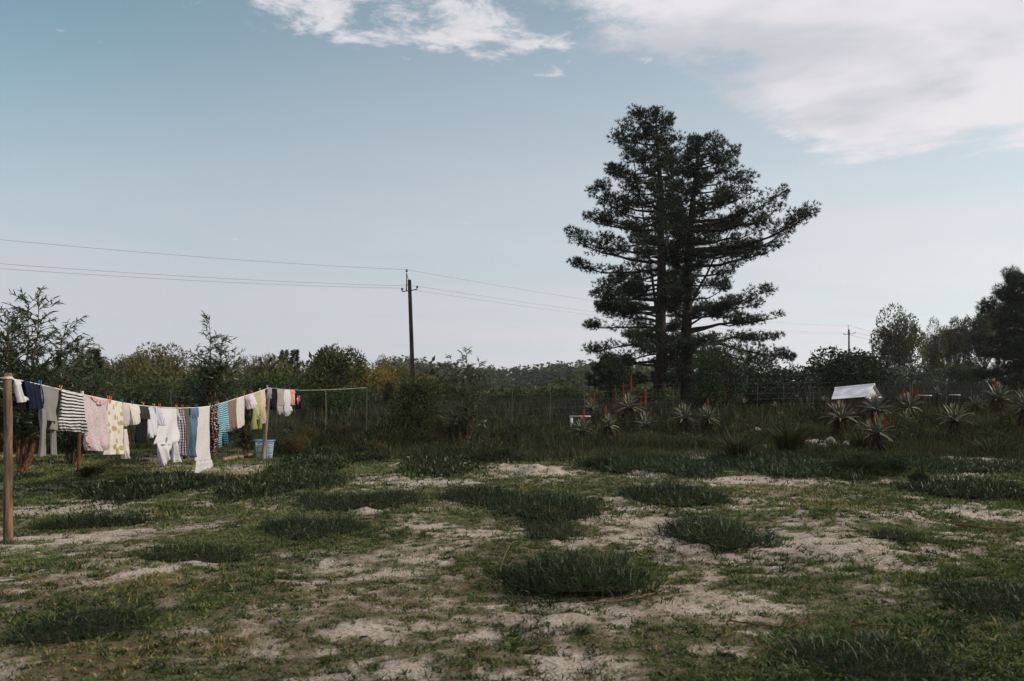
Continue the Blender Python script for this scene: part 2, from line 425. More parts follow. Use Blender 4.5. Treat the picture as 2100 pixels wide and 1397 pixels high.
def sandmask(x, y):
    s, gr, dr = fields(x, y)
    n = fbm(x*1.1, y*1.1, 21, 4) - 0.5; f = fbm(x*6, y*6, 33, 3) - 0.5
    m = 0.30 + s*0.68 - gr*0.5 + n*0.95 + f*0.95
    far = sst(y, 20, 27)
    m = m*(1-far) + far*(0.05 + s*0.8)
    return sst(m, 0.0, 1.0), dr
def grid_axis(lo, hi, core0, core1, d, gro, back=None):
    a = list(np.arange(core0, core1, d)); x = core1; s = d
    while x < hi: a.append(x); s *= gro; x += s
    a.append(hi); x = core0; s = d; b = []
    while x > lo: s *= back or gro; x -= s; b.append(x)
    return np.array(sorted(set([max(lo, q) for q in b])) + a)
gx = grid_axis(-2500, 2500, -6, 6, 0.07, 1.065); gy = grid_axis(-400, 3000, 3.6, 10, 0.05, 1.027, 1.3)
XX, YY = np.meshgrid(gx, gy); ZZ = tz(XX, YY)
sm, drm = sandmask(XX.ravel(), YY.ravel())
ZZ = ZZ + ((fbm(XX*13, YY*13, 55, 2)-0.5)*0.065*(0.35+0.65*sm.reshape(XX.shape)))*sst(YY, 2, 4)*(1-sst(YY, 22, 34))
nx_, ny_ = len(gx), len(gy)
i = (np.arange(ny_-1)[:, None]*nx_ + np.arange(nx_-1)[None]).ravel()
GF = np.stack([i, i+1, i+1+nx_, i+nx_], 1)
def ground_fn(gg, b):
    a = gg.n('ShaderNodeAttribute', attribute_name='tint'); a2 = gg.n('ShaderNodeAttribute', attribute_name='dry')
    tcn = gg.n('ShaderNodeTexCoord'); O = tcn.outputs['Object']
    n1 = gg.noise(O, 11, 7, 0.72); n2 = gg.noise(O, 45, 5, 0.75); n3 = gg.noise(O, 1.7, 4, 0.6)
    f = gg.math('ADD', a.outputs['Fac'], gg.math('MULTIPLY', gg.math('SUBTRACT', n1, 0.5), 1.7))
    sand = gg.mix(gg.smooth(n3, 0.35, 0.65), (.46, .39, .32, 1), (.58, .505, .43, 1))
    sand = gg.mix(gg.math('MULTIPLY', gg.smooth(n2, 0.44, 0.64), 0.75), sand, (.10, .080, .052, 1))
    soil = gg.mix(gg.smooth(n2, 0.35, 0.65), (.070, .064, .032, 1), (.185, .160, .098, 1))
    soil = gg.mix(gg.math('MULTIPLY', a2.outputs['Fac'], 0.7), soil, (.12, .075, .03, 1))
    c = gg.mix(gg.smooth(f, 0.08, 0.85), soil, sand)
    gg.put(b.inputs['Base Color'], c)
    h = gg.math('ADD', gg.math('MULTIPLY', n1, 0.7), gg.math('MULTIPLY', n2, 0.35))
    bump(gg, b, h, 1.0, 0.09)
M_GROUND = mat('sandy_ground', (.2, .16, .12), .95, .1, ground_fn)
gme = mesh_data('ground', np.stack([XX.ravel(), YY.ravel(), ZZ.ravel()], 1), GF, M_GROUND, tint=sm, smooth=True)
ad = gme.attributes.new('dry', 'FLOAT', 'POINT'); ad.data.foreach_set('value', drm.astype(np.float32))
tag(link('ground', gme), 'sandy ground with patchy grass', None, None, 'structure')

# ------------------------------------------------------------------ low patchy grass
M_GRASS = leaf_mat('short_grass', (.012, .024, .006), (.115, .165, .042), (.27, .20, .085), .6, .35)
MOUNDS = []      # filled by the mats below: (x, y, rx, ry)
def in_mound(x, y):
    k = np.zeros(len(x), bool)
    for (cx, cy, rx, ry_) in MOUNDS: k |= ((x-cx)/rx)**2 + ((y-cy)/ry_)**2 < 0.42
    return k
def short_grass():
    Vs, F4, F3, T = [], [], [], []; n = 0
    for (y0, y1, dens, per, L0, L1, wd, sp, full) in ((3.6, 7.0, 380, 9, .016, .048, .0085, .024, 1), (7.0, 11, 250, 9, .018, .052, .012, .030, 0), (11, 17, 125, 8, .030, .075, .017, .045, 0), (17, 26, 42, 8, .04, .10, .022, .09, 0)):
        w = 0.70*y1 + 1.5
        N = int(dens*(y1-y0)*2*w)
        y = rng.uniform(y0, y1, N); x = rng.uniform(-1, 1, N)*(0.70*y+1.5)
        s, dr = sandmask(x, y)
        keep = (rng.uniform(0, 1, N) > s*0.98 - 0.02 + 0.5*(fbm(x*2.3, y*2.3, 83, 3)-.5)) & ~in_mound(x, y)
        x, y, s, dr = x[keep], y[keep], s[keep], dr[keep]
        _, gr, _ = fields(x, y)
        m = len(x)
        tc_ = np.clip(0.30 + 0.30*(fbm(x*1.6, y*1.6, 71, 3)-0.5)*2 + rng.normal(0, .20, m), 0, .74)
        brown = rng.uniform(0, 1, m) < dr*0.75 + 0.09
        tc_ = np.where(brown, rng.uniform(.78, 1, m), tc_)
        hgt = rng.uniform(L0, L1, m)*(1+gr*.6)*(0.8+0.6*fbm(x*.8, y*.8, 61, 2))
        px = np.repeat(x, per) + rng.normal(0, sp, m*per); py = np.repeat(y, per) + rng.normal(0, sp, m*per)
        pz = np.repeat(tz(x, y), per) - 0.008
        d = rng.normal(0, 1, (m*per, 3)); d[:, 2] = np.abs(d[:, 2])*0.6 + 0.75
        P_ = np.stack([px, py, pz], 1); Lb = np.repeat(hgt, per)*rng.uniform(.6, 1.25, m*per); wb = wd*rng.uniform(.7, 1.7, m*per); tb = np.clip(np.repeat(tc_, per)+rng.normal(0, .10, m*per), 0, 1)
        if full:
            V, F, tt = blades(P_, d, Lb, wb, rng.uniform(.1, .8, m*per), tb); F4.append(F[0]+n); F3.append(F[1]+n)
        else:
            V, F, tt = spikes(P_, d, Lb*1.1, wb*1.25, tb); F3.append(F+n)
        Vs.append(V); T.append(tt); n += len(V)
    tag(link('short_grass', mesh_data('short_grass', np.concatenate(Vs), [np.concatenate(F4), np.concatenate(F3)], M_GRASS, tint=np.concatenate(T))),
        'short patchy grass and weeds on the sand', 'grass', None, 'stuff')
    print('short grass verts', n)

# ------------------------------------------------------------------ succulent and grass mats
M_ICE = leaf_mat('succulent_leaf', (.004, .009, .003), (.027, .045, .014), (.12, .12, .04), .5, .18, .25)
M_TUFT = leaf_mat('tuft_grass', (.003, .008, .003), (.020, .042, .012), (.14, .14, .05), .55, .25)
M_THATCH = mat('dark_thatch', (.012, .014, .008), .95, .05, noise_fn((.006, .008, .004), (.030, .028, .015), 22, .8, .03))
M_PETAL = mat('pale_yellow_petal', (.72, .62, .25), .7, .2)
def outline(a, seed): return 0.55 + 0.55*fbm(np.cos(a)*1.7+seed*3.1, np.sin(a)*1.7+seed, 40+seed, 3) + 0.30*(fbm(np.cos(a)*5+seed*2.3, np.sin(a)*5+seed, 60+seed, 2)-.35)
def ground_mat(u0, u1, v0, v1, h, kind, label, seed, name='succulent_mat', dens=1.0, flowers=(), cat='ground cover'):
    """a low mat of upright finger leaves with an uneven outline; v1 = front edge, v0 = top of the back edge"""
    um = (u0+u1)/2; h *= .78
    yf = gp(um, v1)[1]
    dzr = -(v0-HOR)/FPX
    yb = yf
    while EYE + dzr*yb > float(tbase((um-1050)/FPX*yb, yb)) + h*0.75 and yb < 60: yb += 0.03
    yb = max(yb, yf+0.35)
    yc = (yf+yb)/2; ry_ = (yb-yf)/2; xc = (um-1050)/FPX*yc; rx = (u1-u0)/2/FPX*(yc*.5+yf*.5)
    MOUNDS.append((xc, yc, rx, ry_))
    area = math.pi*rx*ry_
    lw = max(0.010, 0.0011*yc); N = int(min(16000, area*dens*2100*(7/max(yc, 5))**1.25))
    a = rng.uniform(0, 2*math.pi, N); r = np.sqrt(rng.uniform(0, 1, N))*1.30
    ex = np.cos(a)*r; ey = np.sin(a)*r
    lim = outline(a, seed)
    k = (r < lim) | ((r < lim*1.40) & (rng.uniform(0, 1, N) < .26*(1.4-r/lim)/.4)); ex, ey, r, lim = ex[k], ey[k], (r/lim)[k], lim[k]; N = len(ex)
    x = xc+ex*rx; y = yc+ey*ry_
    clump = fbm(x*3.2, y*3.2, 140+seed, 3)
    dome = h*np.sqrt(np.clip(1-r**2.2, 0, 1))*(0.38+1.05*clump)
    z0 = tz(x, y)
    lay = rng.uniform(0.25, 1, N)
    Lf = (0.042+0.50*h*rng.uniform(.2, 1, N)**1.3)*(.6+.8*clump)*(1.0 if kind == 'ice' else 1.45)
    pos = np.stack([x, y, z0 + dome*lay - 0.03], 1)
    out = np.stack([ex, ey, 0*ex], 1)*0.55
    d = out*np.clip(r, .2, 1)[:, None] + rng.normal(0, .42, (N, 3)) + np.array([0, 0, 1.15])
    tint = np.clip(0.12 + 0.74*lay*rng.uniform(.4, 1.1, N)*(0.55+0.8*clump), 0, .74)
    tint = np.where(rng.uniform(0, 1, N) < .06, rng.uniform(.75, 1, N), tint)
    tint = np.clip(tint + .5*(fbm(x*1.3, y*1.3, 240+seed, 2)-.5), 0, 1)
    e = thing(name, (xc, yc, float(tz(xc, yc))), label, cat)
    wd = lw*(1.35 if kind == 'ice' else .72)
    V, F, tt = blades(pos, d, Lf, wd*rng.uniform(.7, 1.3, N), .15 if kind == 'ice' else rng.uniform(.2, .75, N), tint)
    part('leaves', V, F, M_ICE if kind == 'ice' else M_TUFT, e, tint=tt)
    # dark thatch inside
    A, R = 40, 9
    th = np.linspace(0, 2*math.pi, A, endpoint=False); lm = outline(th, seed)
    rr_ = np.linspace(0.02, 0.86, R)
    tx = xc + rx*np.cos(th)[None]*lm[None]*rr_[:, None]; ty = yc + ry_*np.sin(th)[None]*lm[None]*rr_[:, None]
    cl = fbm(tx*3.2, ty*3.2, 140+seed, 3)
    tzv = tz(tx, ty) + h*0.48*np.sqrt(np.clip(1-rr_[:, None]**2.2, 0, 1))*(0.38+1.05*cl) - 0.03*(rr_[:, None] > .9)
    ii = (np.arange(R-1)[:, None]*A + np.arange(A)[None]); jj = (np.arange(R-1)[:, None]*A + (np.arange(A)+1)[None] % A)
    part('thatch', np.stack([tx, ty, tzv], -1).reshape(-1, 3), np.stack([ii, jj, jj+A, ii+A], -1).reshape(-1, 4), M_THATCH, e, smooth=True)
    for (fu, fv) in flowers:
        p = gp(fu, fv); p[2] += h*0.5; c = p
        th2 = np.arange(12)*math.pi/6
        mb = MB()
        for t2 in th2:
            dd = np.array([math.cos(t2), math.sin(t2)-.5, .55]); ss = np.array([-math.sin(t2), math.cos(t2), 0])*.010
            mb.add(np.array([c-ss, c+ss, c+dd*.05+ss, c+dd*.05-ss]), [[0, 1, 2, 3]])
        mb.build('flower', M_PETAL, e)
    return e
for k, a in enumerate((
    (990, 1380, 1122, 1243, .27, 'tuft', 'large dark green tuft mound in the centre foreground with a bare runner at its edge'),
    (1340, 1585, 1045, 1134, .27, 'tuft', 'dark rounded mound beside the bare sand slope, right of centre'),
    (985, 1262, 1000, 1082, .22, 'tuft', 'wide dark green mat just behind the large centre mound'),
    (1245, 1495, 984, 1046, .20, 'tuft', 'flat green mat behind the rounded mound, reaching right to a point'),
    (880, 1075, 992, 1040, .17, 'tuft', 'small green mat joining the left end of the wide centre mat'),
    (165, 480, 962, 1036, .24, 'ice', 'dark succulent mat below the white jumpsuit with a pale yellow flower', 1.1, ((230, 1003),)),
    (430, 720, 955, 1036, .20, 'ice', 'succulent mat in front of the far line post and basket'),
    (30, 350, 1046, 1094, .16, 'tuft', 'long low green mat just right of the near line post'),
    (520, 770, 1050, 1110, .14, 'tuft', 'bright low grass mat left of centre with ragged edges'),
    (560, 880, 1003, 1058, .15, 'tuft', 'long grass mat running behind the small sand pocket'),
    (1830, 2160, 975, 1032, .26, 'ice', 'broad succulent mat at the right edge with yellowish upright leaves'),
    (1890, 2180, 944, 972, .20, 'ice', 'narrow dark mat between two sand strips at the right edge'),
    (1188, 1312, 922, 978, .34, 'tuft', 'taller dark green tussock right of the pale sand heap'),
    (1455, 1750, 918, 990, .26, 'tuft', 'dark ragged grass bank below the row of pale stones'),
    (590, 830, 880, 985, .20, 'ice', 'wide succulent carpet right of the laundry basket'),
    (790, 1065, 885, 985, .20, 'ice', 'succulent carpet with scattered pale flowers left of the sand heap', 1.0, ((838, 944), (898, 935), (938, 943), (955, 957), (1035, 960))),
    (265, 540, 1112, 1166, .09, 'tuft', 'thin low green mat in front of the small bare sand pockets on the left'),
    (1620, 1900, 905, 975, .24, 'tuft', 'dark low scrub strip in front of the forked aloe'),
    (1790, 1870, 1085, 1118, .09, 'tuft', 'small isolated green tuft on the bare sand at right'),
    (1055, 1200, 1050, 1120, .10, 'tuft', 'sparse green tuft between the wide mat and the large centre mound'),
    (-60, 90, 962, 992, .14, 'ice', 'dark mat at the left edge behind the near line post'),
    (1270, 1500, 925, 990, .20, 'tuft', 'grassy mat right of the taller dark tussock'),
    (1560, 2000, 1290, 1440, .09, 'tuft', 'long dark grass at the bottom right of the picture'), (1900, 2250, 1180, 1300, .09, 'tuft', 'dark rank grass at the right edge low down'), (20, 340, 1235, 1330, .07, 'tuft', 'soft green weed patch at the lower left'))):
    ground_mat(*a[:7], k, **({'dens': a[7], 'flowers': a[8]} if len(a) > 7 else {}), name='succulent_mat' if a[5] == 'ice' else 'grass_mound')
short_grass()

# ------------------------------------------------------------------ tall rough grass and reeds
M_ROUGH = leaf_mat('rough_grass', (.008, .012, .004), (.036, .046, .012), (.15, .13, .05), .7, .25)
M_REED = leaf_mat('reed', (.011, .016, .007), (.036, .045, .020), (.09, .08, .04), .7, .2)
def rough():
    Vs, F3, T = [], [], []; n = 0
    for (y0, y1, dens, per, L0, L1, wd) in ((17.5, 23, 80, 6, .16, .40, .018), (23, 30, 55, 6, .22, .55, .025), (30, 46, 25, 6, .30, .70, .042)):
        N = int(dens*(y1-y0)*2*(0.70*y1+2)); y = rng.uniform(y0, y1, N); x = rng.uniform(-1, 1, N)*(0.70*y+2)
        r = x/y
        start = np.where(r < -.30, 23.5, np.where(r < -.05, 22.5 - (r+.30)*8, 20.0)) + 3*(fbm(x*.5, y*.5, 5, 2)-.5)
        s, _ = sandmask(x, y)
        keep = (y > start) & (s < .5) & (fbm(x*.9, y*.9, 15, 2) > rng.uniform(.1, .62, N))
        x, y = x[keep], y[keep]; N = len(x)
        px = np.repeat(x, per)+rng.normal(0, .08, N*per); py = np.repeat(y, per)+rng.normal(0, .08, N*per)
        d = rng.normal(0, .34, (N*per, 3)); d[:, 2] = 1
        t = np.repeat(np.clip(.30+1.2*(fbm(x*.7, y*.7, 25, 3)-.45)+rng.normal(0, .12, N), 0, .74), per)
        t = np.where(rng.uniform(0, 1, N*per) < .12, rng.uniform(.74, 1, N*per), t)
        V, F, tt = spikes(np.stack([px, py, np.repeat(tz(x, y), per)-.03], 1), d, np.repeat(rng.uniform(L0, L1, N)*(.6+.8*fbm(x*.6, y*.6, 35, 2)), per)*rng.uniform(.6, 1.2, N*per), wd, t)
        Vs.append(V); F3.append(F+n); T.append(tt); n += len(V)
    tag(link('rough_grass', mesh_data('rough_grass', np.concatenate(Vs), np.concatenate(F3), M_ROUGH, tint=np.concatenate(T))), 'rough dark grass around the aloes', 'grass', None, 'stuff')
    print('rough', n)
def reeds():
    N = 44000
    y = rng.uniform(34, 105, N); r = rng.uniform(-.72, .74, N); x = r*y
    right = r > .28
    keep = np.where(right, y > 49, (y > 34)) & (rng.uniform(0, 1, N) < np.clip(60/y, .45, 1))
    x, y, right = x[keep], y[keep], right[keep]; N = len(x); per = 5
    px = np.repeat(x, per)+rng.normal(0, .2, N*per); py = np.repeat(y, per)+rng.normal(0, .2, N*per)
    d = rng.normal(0, .16, (N*per, 3)); d[:, 2] = 1
    L = np.where(right, rng.uniform(.8, 1.6, N), rng.uniform(.3, 1.0, N))*(.65+.7*fbm(x*.25, y*.25, 45, 3))
    t = np.repeat(np.clip(.35+.9*(fbm(x*.2, y*.2, 65, 3)-.45)+rng.normal(0, .1, N), 0, .74), per)
    t = np.where(rng.uniform(0, 1, N*per) < .06, rng.uniform(.78, 1, N*per), t)
    V, F, tt = spikes(np.stack([px, py, np.repeat(tz(x, y), per)-.08], 1), d, np.repeat(L, per)*rng.uniform(.7, 1.15, N*per), .09, t)
    tag(link('reed_bed', mesh_data('reed_bed', V, F, M_REED, tint=tt)), 'dark reeds and rank grass beyond the fence', 'reeds', None, 'stuff')
    print('reeds', len(V))
rough(); reeds()
M_HEATH = leaf_mat('heath_leaf', (.007, .012, .004), (.042, .054, .018), (.13, .10, .04), .7, .2, .15)
def heath():
    Vs, Fs, Ts = [], [], []; n = 0
    for k in range(230):
        D = rng.uniform(20, 42); r = rng.uniform(-.28, .62); x = r*D
        if D < 22 - 6*(r < 0) + 2: continue
        w = rng.uniform(.3, .9); H_ = rng.uniform(.2, .65); N = 240
        dv = unit(rng.normal(size=(N, 3))); dv[:, 2] = np.abs(dv[:, 2]); lump = .7+.6*fbm(dv[:, 0]*2+k, dv[:, 1]*2, k, 2)
        q = dv*np.array([w, w, H_])*(rng.uniform(.6, 1.05, N)*lump)[:, None]
        V, F, tt = diamonds(np.array([x, D, float(tz(x, D))-.04])+q, dv*.6+rng.normal(0, .4, (N, 3))+np.array([0, 0, .6]), .0045*D*rng.uniform(.6, 1.4, N), .0013*D, np.clip(rng.normal(.4, .15, N)+rng.normal(0, .22), 0, 1))
        Vs.append(V); Fs.append(F+n); Ts.append(tt); n += len(V)
    tag(link('heath', mesh_data('heath', np.concatenate(Vs), np.concatenate(Fs), M_HEATH, tint=np.concatenate(Ts))), 'low dark heath among the rough grass', 'heath', None, 'stuff')
heath()

# ------------------------------------------------------------------ pines
M_PINE = leaf_mat('pine_needle', (.006, .012, .006), (.024, .040, .018), (.055, .075, .032), .6, .15)
M_BACK = leaf_mat('far_foliage', (.036, .040, .017), (.21, .205, .085), (.36, .32, .14), .7, .25, .15, objtint=True)
M_BUSH = leaf_mat('bush_leaf', (.012, .020, .008), (.060, .082, .030), (.14, .125, .045), .6, .2, .2, objtint=True)
M_WATTLE = leaf_mat('wattle_leaf', (.014, .026, .010), (.062, .092, .038), (.17, .19, .10), .42, .28, .4)
def limb(p0, p1, n=6, sag=0.0, wob=0.0):
    t = np.linspace(0, 1, n)[:, None]; p = np.asarray(p0)*(1-t) + np.asarray(p1)*t
    p = p + np.array([0, 0, 1.0])*sag*(4*t*(1-t))
    if wob: p[1:-1] += rng.normal(0, wob, (n-2, 3))
    return p
def pine(u, D, vtop, ubase, left, right, label, nbr=80, r0=.34, lean=0.0, dens=1.0, low=0.10, fork=(), name='pine_tree', tl=.24, gap=.15):
    """left / right: (v, u) silhouettes in the photo, turned into branch reach in metres at this tree's distance"""
    base = gat(ubase, D); top = at(u, vtop, D); H_ = top[2]-base[2]
    e = thing(name, base, label, 'pine tree')
    axis = limb(base-np.array([0, 0, .15]), top, 12, 0, .05*H_/18)
    axis[:, 0] += np.sin(np.linspace(0, math.pi, 12))*lean
    rad = r0*(1-np.linspace(0, 1, 12))**.8 + .03
    mb = MB(); mb.tube(axis, rad, 10)
    for (t0, u1_, v1_, rr_) in fork:
        k = int(t0*11); tip = at(u1_, v1_, D+.6)
        mb.tube(limb(axis[k], tip, 8, 0, .06), np.linspace(rr_, .03, 8), 8)
    mb.build('trunk', M_BARK, e, smooth=True)
    lz = np.array([EYE-(v-HOR)/FPX*D for v, _ in left][::-1]); lx = np.array([(uu-1050)/FPX*D for _, uu in left][::-1])
    rz_ = np.array([EYE-(v-HOR)/FPX*D for v, _ in right][::-1]); rx_ = np.array([(uu-1050)/FPX*D for _, uu in right][::-1])
    segs = []; TP, TD, TT = [], [], []
    for b in range(nbr):
        if float(vnoise(b*.21+ubase, b*1.7, 31)) < gap or (gap and b < nbr*.45 and b % 9 == 0): continue
        h = low + (0.985-low)*(b+rng.uniform(0, 1))/nbr
        z = base[2] + H_*h
        ax_ = np.array([np.interp(z, axis[:, 2], axis[:, k]) for k in range(3)])
        az = b*2.399 + rng.normal(0, .35)
        if gap and h < .55 and math.sin(az) < -.25 and rng.uniform() < .40: continue
        zt = z + H_*.015
        Ll = max(.4, ax_[0]-np.interp(zt, lz, lx)); Lr = max(.4, np.interp(zt, rz_, rx_)-ax_[0])
        c = math.cos(az); L = (Lr if c > 0 else Ll)*abs(c) + .5*(Ll+Lr)*.9*(1-abs(c))
        L *= rng.choice([.5, .75, .93, 1.07], p=[.10, .16, .24, .50])
        out = np.array([math.cos(az), math.sin(az), 0])
        rise = rng.uniform(-.10, .10) + .16*h if h > .26 else rng.uniform(-.24, .06)
        tip = ax_ + out*L + np.array([0, 0, L*rise])
        ln = limb(ax_, tip, 7, -.05*L + .10*L*(h < .35), .03*L/3)
        ln[-2:, 2] += np.array([.02, .07])*L
        segs.append((ln, np.linspace(.022+.016*L, .012, 7)))
        # rounded foliage clumps at uneven spacing along the outer branch, tufts on short shoots
        side = np.array([-out[1], out[0], 0])
        nc = max(1, int((1.0+L*1.25)*dens*rng.uniform(.7, 1.25)))
        tmin = .10 if not gap else .30 if h > .55 else .42
        for s in range(nc):
            t = 1.0 if s == 0 else tmin + (1.0-tmin)*rng.uniform(0, 1)**.8
            q = np.array([np.interp(t, np.linspace(0, 1, 7), ln[:, k]) for k in range(3)])
            cr = rng.uniform(.30, .70)*(.62+.15*min(L, 3)); cz = cr*rng.uniform(.45, .75)
            cc = q + side*rng.normal(0, .20)*L*(1.1-t) - out*cr*.5*(s == 0) + np.array([0, 0, cz*.45])
            segs.append((np.array([q, cc]), np.array([.02, .012])))
            nt_ = int(9+34*cr)
            dv = unit(rng.normal(size=(nt_, 3))); rr_ = rng.uniform(.35, 1.0, nt_)[:, None]**.6
            tp = cc + dv*rr_*np.array([cr, cr, cz])
            for w_ in range(0, nt_, 4): segs.append((np.array([cc-np.array([0, 0, cz*.4]), tp[w_]]), np.array([.010, .006])))
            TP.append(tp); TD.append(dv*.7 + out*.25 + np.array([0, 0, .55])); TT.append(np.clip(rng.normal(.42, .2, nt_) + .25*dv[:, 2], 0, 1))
    tubes_many(segs, 4).build('branches', M_BARK, e)
    V, F, tt = needles(np.concatenate(TP), np.concatenate(TD), 9, tl, .042, .75, np.concatenate(TT))
    part('crown', V, F, M_PINE, e, tint=tt)
    print(label[:20], len(F))
    return e
pine(1345, 50, 231, 1352,
     [(232, 1320), (250, 1268), (275, 1264), (300, 1272), (318, 1250), (345, 1238), (380, 1262), (410, 1240), (440, 1195), (480, 1200), (508, 1172), (525, 1160), (545, 1195), (575, 1146), (610, 1165), (640, 1185), (660, 1165), (700, 1150), (740, 1190), (790, 1210)],
     [(232, 1368), (250, 1382), (300, 1388), (360, 1388), (440, 1390), (520, 1400), (600, 1405), (700, 1405), (790, 1400)],
     'tall dark pine, the higher left one of the pair', 185, .40, .25, 1.1, .075, ((.30, 1300, 330, .10), (.12, 1372, 560, .14)))
pine(1433, 51.5, 279, 1408,
     [(280, 1405), (300, 1395), (350, 1385), (420, 1385), (500, 1388), (600, 1385), (700, 1380), (790, 1378)],
     [(279, 1445), (290, 1472), (310, 1490), (330, 1505), (345, 1490), (372, 1510), (400, 1535), (420, 1545), (434, 1615), (455, 1600), (480, 1590), (505, 1645), (530, 1620), (570, 1590), (600, 1560), (630, 1605), (655, 1590), (690, 1640), (720, 1655), (750, 1640), (790, 1600)],
     'tall dark pine, the lower right one of the pair, spreading right', 185, .40, -.3, 1.1, .075, ((.42, 1500, 470, .10),))
pine(1250, 44, 742, 1256, [(745, 1232), (765, 1212), (790, 1205), (800, 1218)], [(745, 1262), (770, 1292), (800, 1285)], 'small dark young pine at the foot of the tall pair', 26, .11, 0, 1.1, .42, tl=.22, gap=0)
pine(2170, 58, 555, 2165, [(555, 2145), (575, 2105), (600, 2060), (630, 2048), (660, 2040), (690, 2032), (720, 2030), (755, 2036)], [(555, 2190), (580, 2210), (650, 2250), (755, 2280)],
     'dense dark pine at the right edge of the picture', 130, .42, 0, 1.5, .05, tl=.34, gap=0)

# ------------------------------------------------------------------ broad crowns
def leafy(c, R, n, ls, mat_, parent, name='crown', lobes=9, seed=0, shell=.55, flat=1.0, tint0=.4, aspect=.45, base=None):
    """foliage: leaf clumps over a cluster of uneven lobes (local coords, centre c, radii R)"""
    r = np.random.default_rng(1000+seed)
    R = np.asarray(R, float)
    lc = r.normal(size=(lobes, 3)); lc = lc/np.linalg.norm(lc, axis=1)[:, None]*r.uniform(.35, .78, (lobes, 1)); lc[0] = 0
    lc[:, 2] *= flat
    lr = r.uniform(.30, .52, lobes)
    k = r.integers(0, lobes, n)
    dv = r.normal(size=(n, 3)); dv /= np.linalg.norm(dv, axis=1)[:, None]
    rad = lr[k]*(shell + (1.06-shell)*np.sqrt(r.uniform(0, 1, n)))
    q = lc[k] + dv*rad[:, None]
    P_ = np.asarray(c) + q*R
    if base is not None: P_ = P_[P_[:, 2] > base]; dv = dv[-len(P_):]; k = k[-len(P_):]; n = len(P_)
    d = dv*.6 + r.normal(0, .7, (n, 3)) + np.array([0, 0, .15])
    lt = r.normal(0, .13, lobes)
    tint = np.clip(tint0 + lt[k] + r.normal(0, .16, n), 0, 1)
    V, F, tt = diamonds(P_, d, ls*r.uniform(.6, 1.35, n), ls*aspect*r.uniform(.7, 1.3, n), tint)
    return part(name, V, F, mat_, parent, False, tint=tt)
class _P: location = (0, 0, 0)
def crown_variant(kind, seed, n):
    tmp = leafy((0, 0, 0), (1, 1, 1), n, {'gum': .085, 'round': .085, 'open': .11}[kind], M_BACK, None, 'crown', {'gum': 15, 'round': 22, 'open': 11}[kind], seed, .35 if kind == 'open' else .62, .8)
    me = tmp.data; bpy.data.objects.remove(tmp); return me
CROWNS = {'gum': [crown_variant('gum', 500+k, 7500) for k in range(3)], 'round': [crown_variant('round', 520+k, 8500) for k in range(4)], 'open': [crown_variant('open', 540+k, 6000) for k in range(3)]}
def gum(u, vtop, hw, D, col, label, kind='gum', n=0, seed=0, clear=.25, name='gum_tree', group=None, cat='tree', vbase=None):
    g0 = gat(u, D)
    zt = EYE-(vtop-HOR)/FPX*D; H_ = zt-g0[2]; w = hw/FPX*D
    e = thing(name, g0, label, cat, group)
    ch = H_*(1-clear)/2
    mb = MB(); r = np.random.default_rng(seed+5)
    top = np.array([r.normal(0, .06)*w, 0, H_*.9])
    mb.tube(limb((0, 0, -.4), top, 7, 0, .03*H_/6), np.linspace(.026*H_, .02, 7), 7)
    for k in range(9):
        t = r.uniform(.25, .75); a = r.uniform(0, 6.28); p0 = top*t
        mb.tube(limb(p0, p0+np.array([math.cos(a)*w*.75, math.sin(a)*w*.75, H_*.24]), 5, -.03*H_, .03*w), np.linspace(.012*H_, .015, 5), 5)
    mb.build('trunk', M_BARKG, e, False)
    me = CROWNS[kind][seed % len(CROWNS[kind])]
    c = link('crown', me, e, (0, 0, H_-ch*1.0), (0, 0, seed*1.7), (w*1.18, w*1.18, ch*1.12))
    c.color = (*col, 1)
    return e
OL = (.78, .78, .58); GO = (.95, .85, .46); GN = (.36, .48, .30); GY = (.72, .82, .70)
BK = [(150, 733, 62, 60, GN, 'dark green crown behind the feathery wattle at the left edge'), (206, 727, 42, 80, GO, 'brown-tinged crown just right of the feathery left wattle'), (268, 722, 42, 84, OL, 'low olive crown left of the tall rounded gum'),
      (332, 694, 58, 88, (.85, .76, .52), 'tall rounded olive gum, highest crown behind the washing line'), (392, 738, 44, 76, GO, 'brown crown between the rounded gum and the pointed wattle'), (470, 742, 40, 72, OL, 'olive crown behind the pointed wattle'),
      (518, 719, 42, 84, OL, 'olive gum right of the pointed wattle with a domed top'), (552, 722, 32, 88, (.80, .72, .48), 'narrow gum touching the domed gum on its right'), (590, 737, 30, 82, GO, 'small brown crown under two dark spires'),
      (632, 738, 34, 80, GO, 'brown crown left of the sparse pale tree'), (700, 733, 42, 78, GO, 'brown crown behind the sparse pale tree'), (766, 735, 44, 70, (1.25, .92, .46), 'golden brown rounded tree left of the power pole'),
      (798, 722, 30, 92, OL, 'flat-topped gum rising behind the golden brown tree'), (838, 746, 34, 88, OL, 'olive crown immediately left of the power pole'), (876, 766, 36, 70, (.95, .85, .52), 'low olive brown crown right of the power pole'),
      (60, 742, 70, 64, GN, 'dark green crown at the far left edge'), (910, 778, 40, 62, GN, 'low green crown behind the young wattle in the middle')]
for k, (u, vt, hw, D, col, lab) in enumerate(BK):
    gum(u, vt, hw, D, col, lab, 'round' if k % 3 else 'gum', 3600, seed=k, clear=.12, group='trees behind the washing line')
